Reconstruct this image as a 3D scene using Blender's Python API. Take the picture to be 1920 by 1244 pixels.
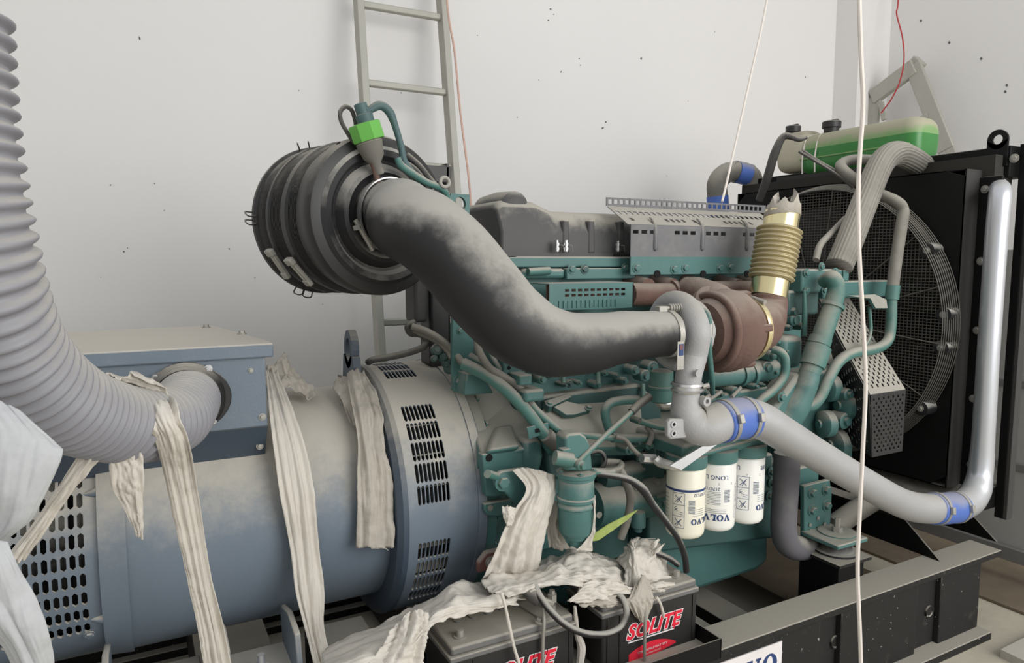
import bpy, bmesh, math, random
from mathutils import Vector, Matrix, noise
for o in list(bpy.data.objects): bpy.data.objects.remove(o)
random.seed(7)
sc = bpy.context.scene; COL = bpy.context.collection
V = Vector; PI = math.pi
# ---------------------------------------------------------------- camera
IW, IH, FPX = 1920, 1244, 1310.0
CAMH = 1.39; YAW = math.radians(28.3); PITCH = math.atan(132/1310)
FW = V((math.sin(YAW)*math.cos(PITCH), math.cos(YAW)*math.cos(PITCH), -math.sin(PITCH)))
RT = V((math.cos(YAW), -math.sin(YAW), 0)); UP = RT.cross(FW)
CP = V((0, 0, CAMH))
cam_d = bpy.data.cameras.new('camera'); cam = bpy.data.objects.new('camera', cam_d); COL.objects.link(cam)
cam_d.sensor_width = 36; cam_d.lens = FPX/IW*36; cam_d.clip_start = .02; cam_d.clip_end = 60
M = Matrix((RT, UP, -FW)).transposed().to_4x4(); M.translation = CP; cam.matrix_world = M
sc.camera = cam
# ---------------------------------------------------------------- light
world = bpy.data.worlds.new('world'); sc.world = world; world.use_nodes = True
bg = world.node_tree.nodes['Background']; bg.inputs[0].default_value = (.96, .98, 1.0, 1); bg.inputs[1].default_value = .68
# daylight from the wide doorway behind the photographer
door_d = bpy.data.lights.new('doorway_daylight', 'AREA'); door_d.shape = 'RECTANGLE'; door_d.size = 3.6; door_d.size_y = 3.0; door_d.energy = 138; door_d.color = (1, .985, .955)
door = bpy.data.objects.new('doorway_daylight', door_d); COL.objects.link(door); door.location = (2.75, -2.6, 2.5)
door.rotation_euler = (V((2.5, 3.2, 1.1))-V((3.0, -2.6, 2.5))).to_track_quat('-Z', 'Y').to_euler()
vs = sc.view_settings; vs.view_transform = 'Standard'; vs.look = 'None'; vs.gamma = 1; vs.exposure = 0.2; vs.use_curve_mapping = False
# ---------------------------------------------------------------- helpers
def ray(u, v): return FW + RT*((u-960)/FPX) + UP*((622-v)/FPX)
def at(u, v, Y):                      # the point seen at a picture position, on the plane y = Y
    d = ray(u, v); return CP + d*(Y/d.y)
def atx(u, v, X):
    d = ray(u, v); return CP + d*(X/d.x)
def atz(u, v, Z):
    d = ray(u, v); return CP + d*((Z-CAMH)/d.z)
def T(*l): return [at(*p) for p in l]
def lin(c): return tuple(((x/255)/12.92 if x/255 < .04045 else ((x/255+.055)/1.055)**2.4) for x in c)
MATS = {}
DUST = (168, 163, 152)
def mat(name, col, rough=.5, metal=0., dust=0., lo=.15, hi=.85, dcol=DUST, var=.12, vscale=9., bump=0., bscale=60., film=0., trans=0., specks=False, spec=.5):
    m = bpy.data.materials.new(name); m.use_nodes = True; nt = m.node_tree; N = nt.nodes; L = nt.links
    b = N['Principled BSDF']; c = lin(col)
    def new(t, **k):
        n = N.new(t)
        for a, x in k.items(): setattr(n, a, x)
        return n
    geo = new('ShaderNodeNewGeometry')
    nz = new('ShaderNodeTexNoise'); nz.inputs['Scale'].default_value = vscale; nz.inputs['Detail'].default_value = 5; nz.inputs['Roughness'].default_value = .6
    L.new(geo.outputs['Position'], nz.inputs['Vector'])
    mx = new('ShaderNodeMix', data_type='RGBA')
    mx.inputs['A'].default_value = tuple(x*(1-var) for x in c)+(1,); mx.inputs['B'].default_value = tuple(min(1, x*(1+var)) for x in c)+(1,)
    L.new(nz.outputs['Fac'], mx.inputs['Factor']); colour = mx.outputs['Result']
    b.inputs['Specular IOR Level'].default_value = spec; b.inputs['Roughness'].default_value = rough; b.inputs['Metallic'].default_value = metal
    if dust or film:
        sp = new('ShaderNodeSeparateXYZ'); L.new(geo.outputs['Normal'], sp.inputs[0])
        n2 = new('ShaderNodeTexNoise'); n2.inputs['Scale'].default_value = 16; n2.inputs['Detail'].default_value = 6; n2.inputs['Roughness'].default_value = .65
        L.new(geo.outputs['Position'], n2.inputs['Vector'])
        ad = new('ShaderNodeMath', operation='MULTIPLY_ADD'); L.new(n2.outputs['Fac'], ad.inputs[0]); ad.inputs[1].default_value = .7; L.new(sp.outputs['Z'], ad.inputs[2])
        mr = new('ShaderNodeMapRange', interpolation_type='SMOOTHSTEP'); L.new(ad.outputs[0], mr.inputs['Value'])
        mr.inputs['From Min'].default_value = lo+.35; mr.inputs['From Max'].default_value = hi+.35; mr.inputs['To Min'].default_value = film; mr.inputs['To Max'].default_value = max(dust, film)
        m2 = new('ShaderNodeMix', data_type='RGBA'); L.new(mr.outputs['Result'], m2.inputs['Factor']); L.new(colour, m2.inputs['A']); m2.inputs['B'].default_value = lin(dcol)+(1,)
        colour = m2.outputs['Result']
        r2 = new('ShaderNodeMapRange'); L.new(mr.outputs['Result'], r2.inputs['Value']); r2.inputs['To Min'].default_value = rough; r2.inputs['To Max'].default_value = .95
        L.new(r2.outputs['Result'], b.inputs['Roughness'])
        if metal:
            r3 = new('ShaderNodeMapRange'); L.new(mr.outputs['Result'], r3.inputs['Value']); r3.inputs['To Min'].default_value = metal; r3.inputs['To Max'].default_value = 0
            L.new(r3.outputs['Result'], b.inputs['Metallic'])
    if specks:
        n5 = new('ShaderNodeTexNoise'); n5.inputs['Scale'].default_value = 70; n5.inputs['Detail'].default_value = 2; L.new(geo.outputs['Position'], n5.inputs['Vector'])
        q5 = new('ShaderNodeMapRange'); L.new(n5.outputs['Fac'], q5.inputs['Value']); q5.inputs['From Min'].default_value = .72; q5.inputs['From Max'].default_value = .755; q5.inputs['To Max'].default_value = .7
        m5 = new('ShaderNodeMix', data_type='RGBA'); L.new(q5.outputs['Result'], m5.inputs['Factor']); L.new(colour, m5.inputs['A']); m5.inputs['B'].default_value = lin((176, 174, 166))+(1,); colour = m5.outputs['Result']
    L.new(colour, b.inputs['Base Color'])
    if bump:
        n3 = new('ShaderNodeTexNoise'); n3.inputs['Scale'].default_value = bscale; n3.inputs['Detail'].default_value = 4
        L.new(geo.outputs['Position'], n3.inputs['Vector'])
        bp = new('ShaderNodeBump'); bp.inputs['Strength'].default_value = bump; bp.inputs['Distance'].default_value = .004
        L.new(n3.outputs['Fac'], bp.inputs['Height']); L.new(bp.outputs['Normal'], b.inputs['Normal'])
    if trans:
        b.inputs['Subsurface Weight'].default_value = trans; b.inputs['Subsurface Radius'].default_value = (.02, .02, .02); b.inputs['Subsurface Scale'].default_value = .3
    MATS[name] = m; return m
mat('wall', (224, 222, 220), .9, var=.035, vscale=1.6, bump=.25, bscale=18)
mat('floor', (182, 175, 158), .95, var=.25, vscale=4, bump=.5, bscale=30)
mat('slab', (178, 173, 162), .95, var=.1, vscale=6, bump=.3)
mat('grey_rib', (120, 118, 116), .7)
mat('grey_panel', (168, 166, 162), .7, var=.08, dust=.5)
mat('chip', (96, 96, 98), .9)
mat('blue', (104, 118, 132), .45, dust=.95, lo=.0, hi=.75, dcol=(192, 186, 174), var=.06, film=.04, bump=.12, bscale=220)
mat('blue_dark', (66, 78, 92), .5, dust=.8, var=.08)
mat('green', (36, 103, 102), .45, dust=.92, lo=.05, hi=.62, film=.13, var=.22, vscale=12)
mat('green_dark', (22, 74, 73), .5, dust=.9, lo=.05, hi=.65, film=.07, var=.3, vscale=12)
mat('green_pipe', (48, 108, 102), .5, dust=.9, lo=-.05, hi=.7, film=.1, var=.15)
mat('black', (24, 24, 26), .45, dust=.85, lo=.2, hi=.95, film=.02)
mat('black_clean', (13, 13, 14), .55, spec=.2, dust=.6, lo=.4, hi=1, film=.005)
mat('hole_shade', (8, 8, 9), .9)  # near-black standing in for the shade inside holes and vents
mat('side_black', (42, 42, 43), .5, var=.15, film=.05, dust=.3)  # lighter black; on the shroud side it paints the light falling there
mat('steel_black', (28, 28, 29), .6, spec=.25, dust=.93, lo=.05, hi=.6, film=.02, var=.3, vscale=14, dcol=(166, 161, 150), specks=True)
mat('cover', (66, 66, 68), .6, dust=.95, lo=.25, hi=.7, film=.06, var=.12)
mat('shield_grey', (98, 99, 104), .55, dust=.95, lo=-.1, hi=.6, film=.08)
mat('rubber', (26, 26, 29), .5, dust=.93, lo=-.02, hi=.62, film=.01, var=.3, vscale=10, dcol=(168, 165, 158))
mat('hose_grey', (92, 90, 86), .8, dust=.75, lo=-.2, hi=.7, film=.2)
mat('hose_dark', (54, 53, 54), .7, dust=.7, lo=-.1, hi=.8, film=.08)
mat('hose_blue', (82, 82, 92), .7, dust=.8, lo=-.1, hi=.8, film=.12, var=.2)
mat('duct', (134, 134, 141), .45, dust=.85, lo=.1, hi=.95, film=.04, dcol=(178, 174, 166), var=.08)
mat('alu', (176, 177, 180), .42, metal=.55, dust=.75, lo=.2, hi=1., film=.15, dcol=(176, 172, 164), var=.05, bump=.1, bscale=200)
mat('cast_alu', (172, 172, 174), .6, metal=.25, dust=.8, lo=.1, hi=.9, film=.15, var=.06, bump=.25, bscale=160)
mat('silver', (205, 208, 214), .3, metal=.75, dust=.6, lo=.3, hi=1.1, film=.05, var=.05)
mat('chrome', (215, 215, 215), .2, metal=.95, film=.05, dust=.4)
mat('zinc', (168, 166, 160), .4, metal=.7, dust=.7, film=.15)
mat('gold', (232, 219, 172), .16, metal=.95, dust=.85, lo=.35, hi=1., film=.06, dcol=(150, 142, 120))
mat('gold_dusty', (206, 192, 148), .3, metal=.8, dust=.85, lo=.1, hi=.8, film=.32, dcol=(158, 148, 124))
mat('rust', (98, 70, 62), .85, dust=.75, lo=.1, hi=.95, film=.12, var=.3, vscale=14, bump=.4, bscale=90, dcol=(158, 146, 134))
mat('white_paint', (236, 235, 230), .35, var=.02)
mat('cream_paint', (234, 230, 212), .35, var=.02)
mat('ink_blue', (38, 62, 112), .5)
mat('ink_grey', (120, 128, 140), .5)
mat('blue_silicone', (62, 104, 190), .5, dust=.65, lo=.1, hi=.8, film=.08, var=.12)
mat('red_print', (226, 38, 62), .5)
mat('white_print', (232, 226, 226), .5)
mat('batt_black', (26, 26, 28), .45, dust=.35, lo=.5, hi=1, film=.03)
mat('batt_lid', (92, 92, 94), .6, dust=.9, lo=.1, hi=.7, film=.15)
mat('plastic', (206, 200, 190), .6, var=.1, vscale=20, film=0, dust=0, bump=.3, bscale=120)
mat('plastic_dusty', (178, 171, 160), .75, var=.14, vscale=22, bump=.4, bscale=120)
mat('paper', (182, 184, 186), .8, var=.16, vscale=60, bump=.2, bscale=90)
mat('lime', (98, 172, 72), .4, dust=.35, lo=.5, hi=1.1)
mat('teal', (44, 84, 88), .5, dust=.5, film=.1)
mat('coolant', (52, 128, 58), .3, dust=.15, film=.02, var=.15)
mat('tank_white', (196, 190, 168), .5, dust=.9, lo=0, hi=.8, film=.12, dcol=(164, 158, 140))
mat('tank_green', (112, 160, 92), .4, dust=.92, lo=-.1, hi=.4, film=.05, dcol=(172, 166, 146))
mat('ladder_alu', (172, 171, 162), .5, metal=.3, dust=.4, film=.15, var=.1, vscale=20)
mat('string', (226, 218, 210), .8, var=.08, vscale=40)
mat('string_pink', (196, 164, 150), .8, var=.25, vscale=30)
mat('red_wire', (176, 52, 56), .5)
mat('leaf', (148, 164, 88), .6, var=.25, vscale=40)
mat('red_oxide', (110, 62, 56), .7, dust=.7, film=.1)
mat('mesh_wire', (62, 60, 55), .6, dust=.6, film=.1, lo=0, hi=.8)
mat('core', (20, 20, 20), .8, spec=.2, film=.08, dust=.3)
mat('tin', (200, 198, 194), .28, metal=.85, film=.1, dust=.4)
mat('brown_dirt', (112, 100, 84), .95, var=.3)

OFF = {}
class MB:
    def __init__(s): s.v = []; s.f = []
    def add(s, vs, fs):
        n = len(s.v); s.v += [V(p) for p in vs]; s.f += [tuple(i+n for i in f) for f in fs]; return s
    def box(s, x0, x1, y0, y1, z0, z1):
        return s.add([(x, y, z) for z in (z0, z1) for y in (y0, y1) for x in (x0, x1)], [(0, 2, 3, 1), (4, 5, 7, 6), (0, 1, 5, 4), (2, 6, 7, 3), (0, 4, 6, 2), (1, 3, 7, 5)])
    def obox(s, c, a, b, d):           # centre and three half axes
        c, a, b, d = V(c), V(a), V(b), V(d)
        return s.add([c+a*i+b*j+d*k for k in (-1, 1) for j in (-1, 1) for i in (-1, 1)], [(0, 2, 3, 1), (4, 5, 7, 6), (0, 1, 5, 4), (2, 6, 7, 3), (0, 4, 6, 2), (1, 3, 7, 5)])
    def bar(s, p, q, w, h, up=(0, 0, 1)):
        p, q = V(p), V(q); d = (q-p); x = d.normalized(); sd = x.cross(V(up)).normalized(); u = sd.cross(x)
        return s.obox((p+q)/2, d/2, sd*w/2, u*h/2)
    def prism(s, pts, off):
        pts = [V(p) for p in pts]; off = V(off); n = len(pts)
        return s.add(pts+[p+off for p in pts], [tuple(range(n)), tuple(range(2*n-1, n-1, -1))]+[(i, i+n, (i+1) % n+n, (i+1) % n) for i in range(n)])
    def lathe(s, prof, o, ax, n=40, caps=True, a0=0, a1=2*PI):
        o, ax = V(o), V(ax).normalized(); t = V((0, 0, 1)) if abs(ax.z) < .9 else V((1, 0, 0))
        e1 = (t-ax*t.dot(ax)).normalized(); e2 = ax.cross(e1); full = abs(a1-a0-2*PI) < 1e-6; m = n if full else n+1
        vs = []
        for a, r in prof:
            for i in range(m):
                th = a0+(a1-a0)*i/n; vs.append(o+ax*a+(e1*math.cos(th)+e2*math.sin(th))*r)
        fs = []
        for k in range(len(prof)-1):
            for i in range(n):
                j = (i+1) % m; fs.append((k*m+i, k*m+j, (k+1)*m+j, (k+1)*m+i))
        if caps and full:
            if prof[0][1] > 1e-6: fs.append(tuple(range(m-1, -1, -1)))
            if prof[-1][1] > 1e-6: fs.append(tuple((len(prof)-1)*m+i for i in range(m)))
        return s.add(vs, fs)
    def cyl(s, p, q, r, r2=None, n=20):
        p, q = V(p), V(q); return s.lathe([(0, r), ((q-p).length, r if r2 is None else r2)], p, q-p, n)
    def torus(s, c, ax, R, r, n=48, m=8):
        c, ax = V(c), V(ax).normalized(); t = V((0, 0, 1)) if abs(ax.z) < .9 else V((1, 0, 0)); e1 = (t-ax*t.dot(ax)).normalized(); e2 = ax.cross(e1)
        vs = []; fs = []
        for i in range(n):
            d = e1*math.cos(2*PI*i/n)+e2*math.sin(2*PI*i/n)
            for j in range(m): vs.append(c+d*(R+r*math.cos(2*PI*j/m))+ax*r*math.sin(2*PI*j/m))
        for i in range(n):
            for j in range(m): fs.append((i*m+j, (i+1) % n*m+j, (i+1) % n*m+(j+1) % m, i*m+(j+1) % m))
        return s.add(vs, fs)
    def tube(s, pts, r, n=12, res=8, rib=None, smooth=True):
        P, R = resample(pts, r, res, smooth); return s.sweep(P, R, n)
    def sweep(s, P, R, n=12):
        t = [(P[min(i+1, len(P)-1)]-P[max(i-1, 0)]).normalized() for i in range(len(P))]
        up = V((0, 0, 1)) if abs(t[0].z) < .9 else V((1, 0, 0)); e1 = (up-t[0]*up.dot(t[0])).normalized(); vs = []
        for i, p in enumerate(P):
            e1 = (e1-t[i]*e1.dot(t[i])).normalized(); e2 = t[i].cross(e1)
            for j in range(n): vs.append(p+(e1*math.cos(2*PI*j/n)+e2*math.sin(2*PI*j/n))*R[i])
        fs = [(i*n+j, i*n+(j+1) % n, (i+1)*n+(j+1) % n, (i+1)*n+j) for i in range(len(P)-1) for j in range(n)]
        fs += [tuple(range(n-1, -1, -1)), tuple((len(P)-1)*n+j for j in range(n))]
        return s.add(vs, fs)
    def perf(s, us, vs_, solid, fm, t):  # a sheet with real openings: grid lines, which cells are solid, map (u,v,depth) -> point
        idx = {}
        def vid(i, j, k):
            if (i, j, k) not in idx: idx[(i, j, k)] = len(s.v); s.v.append(V(fm(us[i], vs_[j], k*t)))
            return idx[(i, j, k)]
        nu, nv = len(us)-1, len(vs_)-1; S = [[solid(i, j) for j in range(nv)] for i in range(nu)]
        g = lambda i, j: 0 <= i < nu and 0 <= j < nv and S[i][j]
        for i in range(nu):
            for j in range(nv):
                if not S[i][j]: continue
                s.f.append((vid(i, j, 0), vid(i+1, j, 0), vid(i+1, j+1, 0), vid(i, j+1, 0)))
                s.f.append((vid(i, j, 1), vid(i, j+1, 1), vid(i+1, j+1, 1), vid(i+1, j, 1)))
                for (a, b, c, d, gi, gj) in ((i, j, i+1, j, i, j-1), (i+1, j, i+1, j+1, i+1, j), (i+1, j+1, i, j+1, i, j+1), (i, j+1, i, j, i-1, j)):
                    if not g(gi, gj): s.f.append((vid(a, b, 0), vid(a, b, 1), vid(c, d, 1), vid(c, d, 0)))
        return s
    def slots(s, us, vv, hole, fm, t, fu, fv, cut):   # sheet made of cells, chosen cells carry a round-ended opening
        key = {}
        def P(u, v, k):
            q = (round(u, 6), round(v, 6), k)
            if q not in key: key[q] = len(s.v); s.v.append(V(fm(u, v, k*t)))
            return key[q]
        for i in range(len(us)-1):
            for j in range(len(vv)-1):
                u0, u1, v0, v1 = us[i], us[i+1], vv[j], vv[j+1]
                c = [(u0, v0), (u1, v0), (u1, v1), (u0, v1)]
                if not hole(i, j):
                    s.f.append(tuple(P(*q, 0) for q in c)); continue
                a0, a1 = u0+(u1-u0)*fu, u1-(u1-u0)*fu; b0, b1 = v0+(v1-v0)*fv, v1-(v1-v0)*fv; ru, rv = (a1-a0)*cut, (b1-b0)*cut*.35
                h = [(a0+ru, b0), (a1-ru, b0), (a1, b0+rv), (a1, b1-rv), (a1-ru, b1), (a0+ru, b1), (a0, b1-rv), (a0, b0+rv)]
                for k in range(4):
                    n = (k+1) % 4
                    s.f.append((P(*c[k], 0), P(*c[n], 0), P(*h[2*k+1], 0), P(*h[2*k], 0)))
                    s.f.append((P(*c[n], 0), P(*h[(2*k+2) % 8], 0), P(*h[2*k+1], 0)))
                for k in range(8): s.f.append((P(*h[k], 0), P(*h[(k+1) % 8], 0), P(*h[(k+1) % 8], 1), P(*h[k], 1)))
        return s
    def build(s, name, m, parent=None, ang=38, bev=0, solid=0, label=None, flat=False, sub=0, norm=True):
        me = bpy.data.meshes.new(name)
        if parent is not None: off = OFF[parent.name]
        else:
            xs = [p.x for p in s.v]; ys = [p.y for p in s.v]; off = V(((min(xs)+max(xs))/2, (min(ys)+max(ys))/2, min(p.z for p in s.v)))
        me.from_pydata([p-off for p in s.v], [], s.f)
        if norm:
            bm = bmesh.new(); bm.from_mesh(me); bmesh.ops.recalc_face_normals(bm, faces=bm.faces); bm.to_mesh(me); bm.free()
        me.materials.append(MATS[m])
        if not flat:
            me.polygons.foreach_set('use_smooth', [True]*len(me.polygons))
            if ang < 180: me.set_sharp_from_angle(angle=math.radians(ang))
        o = bpy.data.objects.new(name, me); COL.objects.link(o)
        if parent is not None: o.parent = parent
        else: o.location = off
        OFF[o.name] = off
        if solid:
            md = o.modifiers.new('thickness', 'SOLIDIFY'); md.thickness = solid; md.offset = 0
        if sub:
            md = o.modifiers.new('smooth', 'SUBSURF'); md.levels = sub; md.render_levels = sub
        if bev:
            md = o.modifiers.new('edge', 'BEVEL'); md.width = bev; md.segments = 2; md.limit_method = 'ANGLE'; md.angle_limit = math.radians(40)
        if label: o['label'] = label
        return o
def resample(pts, r, res=8, smooth=True):
    pts = [V(p) for p in pts]; n = len(pts); rr = r if isinstance(r, (list, tuple)) else [r]*n
    if not smooth or n < 3: return pts, list(rr)
    P = []; R = []
    for i in range(n-1):
        p0 = pts[max(i-1, 0)]; p1 = pts[i]; p2 = pts[i+1]; p3 = pts[min(i+2, n-1)]
        if i == 0: p0 = p1*2-p2
        if i == n-2: p3 = p2*2-p1
        for k in range(res):
            t = k/res; P.append(.5*((2*p1)+(p2-p0)*t+(2*p0-5*p1+4*p2-p3)*t*t+(3*p1-p0-3*p2+p3)*t**3)); R.append(rr[i]+(rr[i+1]-rr[i])*(t*t*(3-2*t)))
    P.append(pts[-1]); R.append(rr[-1]); return P, R
def thing(name, label, cat, loc, group=None):
    o = bpy.data.objects.new(name, None); COL.objects.link(o); o.empty_display_size = .05
    o.location = loc; o['label'] = label; o['category'] = cat
    if group: o['group'] = group
    OFF[o.name] = V(loc); return o
def tag(o, label, cat, group=None):
    o['label'] = label; o['category'] = cat
    if group: o['group'] = group
    return o
def struct(o): o['kind'] = 'structure'; return o
BOLT = {}
def bolt(parent, p, ax, r=.008, h=.007, m='zinc', name='bolt', washer=True):
    k = (r, h, m)
    if k not in BOLT:
        mb = MB()
        if washer: mb.lathe([(0, r*1.5), (h*.25, r*1.5)], (0, 0, 0), (0, 0, 1), 12)
        mb.lathe([(h*.25, r), (h*.9, r), (h, r*.8)], (0, 0, 0), (0, 0, 1), 6)
        me = bpy.data.meshes.new('bolt'); me.from_pydata(mb.v, [], mb.f); me.materials.append(MATS[m]); BOLT[k] = me
    o = bpy.data.objects.new(name, BOLT[k]); COL.objects.link(o); o.parent = parent
    o.rotation_mode = 'QUATERNION'; o.rotation_quaternion = V(ax).to_track_quat('Z', 'Y'); o.location = V(p)-OFF[parent.name]; OFF[o.name] = OFF[parent.name]
    return o
def tubep(name, pts, r, m, parent=None, n=12, res=8, **k): return MB().tube(pts, r, n, res).build(name, m, parent, **k)
def plate(pts, Y, t, mb=None):         # outline on the plane y=Y, thickness t away from the viewer
    return (mb or MB()).prism([at(u, v, Y) for u, v in pts], (0, t, 0))
def slab(u0, v0, u1, v1, Y, t, mb=None):
    a, b = at(u0, v0, Y), at(u1, v1, Y); return (mb or MB()).box(min(a.x, b.x), max(a.x, b.x), Y, Y+t, min(a.z, b.z), max(a.z, b.z))
def slotlines(a, starts, w, e):        # grid lines for round-ended slots
    L = [a[0]]
    for s0 in starts: L += [s0, s0+e, s0+w-e, s0+w]
    L.append(a[1]); return L
def slotmask(nrm_u, nrm_v, keep=lambda a, b: True):
    def f(i, j):
        if i == 0 or j == 0: return True
        a, ia = divmod(i-1, 4); b, jb = divmod(j-1, 4)
        if a >= nrm_u or b >= nrm_v or ia == 3 or jb == 3 or not keep(a, b): return True
        return ia in (0, 2) and jb in (0, 2)
    return f
def text_mesh(txt, size, shear=0., bold=0., space=1.):
    c = bpy.data.curves.new('t', 'FONT'); c.body = txt; c.size = size; c.shear = shear; c.offset = bold; c.space_character = space; c.align_x = 'CENTER'; c.align_y = 'CENTER'; c.resolution_u = 3
    o = bpy.data.objects.new('t', c); COL.objects.link(o); bpy.context.view_layer.update()
    me = o.evaluated_get(bpy.context.evaluated_depsgraph_get()).to_mesh(); vs = [v.co.copy() for v in me.vertices]; fs = [tuple(p.vertices) for p in me.polygons]
    bpy.data.objects.remove(o); bpy.data.curves.remove(c); return vs, fs
# ================================================================ the room
struct(MB().box(-4, 7, -3, 6, -.12, 0).build('floor', 'floor'))
wb = struct(MB().box(-4, 4.6, 3.3, 3.45, 0, 4.2).build('wall_back', 'wall'))
wr = struct(MB().box(4.6, 4.75, -3, 3.45, 0, 4.2).build('wall_right', 'wall'))
struct(MB().box(4.28, 4.6, 3.12, 3.3, 0, 4.2).build('trim_1', 'wall'))
def chip(parent, u, v, w, h, a=0, Y=3.3):
    c = at(u, v, Y); pts = []; k = 7; sx = w*.0016; sz = h*.0016
    for i in range(k):
        t = 2*PI*i/k; q = random.uniform(.6, 1.15); x, z = math.cos(t)*sx*q, math.sin(t)*sz*q
        pts.append((c.x+x*math.cos(a)-z*math.sin(a), Y-.002, c.z+x*math.sin(a)+z*math.cos(a)))
    MB().prism(pts, (0, .002, 0)).build('paint_chip', 'chip', parent)
for u, v, w, h, a in ((262, 72, 2.5, 6, .2), (1032, 17, 4, 3, .5), (1028, 38, 3, 2, 0), (1038, 27, 2, 2, 0), (1052, 135, 5, 2, .8), (1086, 110, 3, 2, 0), (1088, 122, 2, 1.5, 0), (1202, 110, 4.5, 5, .3), (1136, 229, 4, 3, .3), (1130, 240, 5, 3, .4), (1510, 145, 2, 4, 0),
                      (207, 347, 2, 2, 0), (290, 344, 2, 2, 0), (232, 472, 2.2, 2, 0), (239, 465, 1.5, 1.5, 0), (51, 446, 2, 2, 0), (49, 504, 2, 2, 0), (308, 395, 1.5, 1.5, 0), (189, 520, 1.5, 1.5, 0), (430, 467, 1.6, 3, .6), (478, 521, 1.5, 1.5, 0), (605, 571, 1.5, 1.5, 0), (752, 174, 2, 1.5, 0), (895, 66, 1.5, 1.5, 0), (1010, 150, 1.5, 1.5, 0), (1290, 190, 1.5, 1.5, 0), (1340, 60, 1.5, 1.5, 0), (970, 220, 1.5, 1.5, 0), (560, 170, 1.4, 1.4, 0), (1250, 330, 1.5, 1.5, 0)):
    chip(wb, u, v, w, h, a)
for u, v in ((1727, 39), (1888, 160), (1885, 172), (1780, 80), (1840, 110)):
    p = atx(u, v, 4.6); MB().obox(p, (.002, 0, 0), (0, .004, .006), (0, -.004, .004)).build('paint_chip', 'chip', wr)
struct(MB().box(-3.35, -3.2, -3, 3.45, 0, 4.2).build('wall_left_blocker', 'wall'))  # out of view; added to cut ambient light and darken the left side
# low plinth in front of the skid and a dirt trench behind its end
struct(MB().prism([(2.55, .2, 0), (3.9, .2, 0), (3.9, 1.26, 0), (2.62, 1.24, 0)], (0, 0, .03)).build('trim_2', 'slab'))
struct(MB().box(3.02, 4.6, 1.30, 3.2, .0, .012).build('trim_3', 'brown_dirt'))
# grey sheet-metal screen on the air outlet side, with pressed ribs
sc_t = thing('sheet_metal_screen', 'grey sheet metal screen behind the radiator at the right edge', 'screen', (3.35, 1.9, 0))
MB().box(3.30, 3.34, 1.28, 2.9, .10, 1.44).build('panel', 'grey_panel', sc_t, bev=.003)
for z0, z1, t in ((.50, .60, .05), (.86, .95, .05)):
    MB().prism([(3.292, 1.28, z0), (3.292, 2.9, z0-t), (3.292, 2.9, z0-t+.035), (3.292, 1.28, z0+.035)], (.02, 0, 0)).build('rib', 'grey_rib', sc_t, bev=.004)
MB().box(3.265, 3.30, 1.28, 2.9, .10, .16).build('bottom_bar', 'grey_rib', sc_t, bev=.003)
for y in (1.33, 2.85): MB().box(3.30, 3.34, y-.02, y+.02, 0, .12).build('leg', 'grey_panel', sc_t)

# ================================================================ skid frame
fr = thing('skid_frame', 'dusty black steel skid frame carrying the generator set', 'skid', (1.3, 2.0, 0))
RZ = .313
def rail(y, s, name):
    r = MB().box(-.6, 2.70, y+.035*s if s > 0 else y-.05, y+.05 if s > 0 else y-.035, .03, RZ-.02).build(name, 'steel_black', fr)
    y0, y1 = (y, y+.115) if s > 0 else (y-.115, y)
    MB().box(-.6, 2.81, y0, y1, RZ-.024, RZ).build('top_flange', 'steel_black', r, bev=.003)
    MB().box(-.6, 2.72, y0-.03*s, y1, .0, .03).build('bottom_flange', 'steel_black', r, bev=.003)
    return r
r1 = rail(1.35, 1, 'rail'); r2 = rail(2.70, -1, 'rail')
for u0, u1 in ((1250, 1541), (1579, 1721), (1762, 1836)):
    x0, x1 = at(u0, 1150, 1.365).x, at(u1, 1120, 1.365).x
    if u0 == 1250: x0 = -.55
    MB().box(x0, x1, 1.365, 1.386, .03, RZ-.024).build('side_panel', 'steel_black', r1, bev=.003)
for u, v in ((1565, 1204), (1741, 1147)):
    p = at(u, v, 1.384); MB().lathe([(0, .022), (.006, .022), (.006, .017), (.003, .015)], p, (0, -1, 0), 24).build('hole_plug', 'steel_black', r1)
for x in (1.62, 2.16): MB().box(x, x+.012, 1.375, 1.40, .03, RZ-.024).build('weld_gusset', 'steel_black', r1)
# crossbeams
for x0, x1, z1 in ((-.5, -.36, .28), (.10, .30, .28), (.74, .88, .25), (1.44, 1.60, .21), (1.74, 1.86, .15)):
    MB().box(x0, x1, 1.40, 2.66, .05, z1).build('crossbeam', 'steel_black', fr, bev=.003)
MB().box(.95, 2.65, 1.46, 2.62, .02, .045).build('drip_tray', 'steel_black', fr)
# radiator beams with raked ends
for u, v, w in ((1762, 1058, .05), (1868, 1027, .05)):
    p = at(u, v, 1.40); x = p.x
    pts = [(x, 1.40, RZ), (x, 1.53, RZ+.105), (x, 2.65, RZ+.105), (x, 2.65, RZ)]
    bmm = MB().prism([(x, 1.40, RZ), (x, 1.545, RZ+.115), (x, 2.65, RZ+.115), (x, 2.65, RZ)], (.008, 0, 0))
    b = bmm.build('radiator_beam', 'black_clean', fr)
    MB().box(x-.002, x+.075, 1.545, 2.65, RZ+.108, RZ+.118).build('beam_flange', 'steel_black', b)
# dusty foil lying between beams, and a slanted plate
MB().prism([(2.10, 1.50, .12), (2.52, 1.50, .16), (2.52, 2.3, .16), (2.10, 2.3, .12)], (0, 0, .004)).build('dirty_board', 'brown_dirt', fr)
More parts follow.
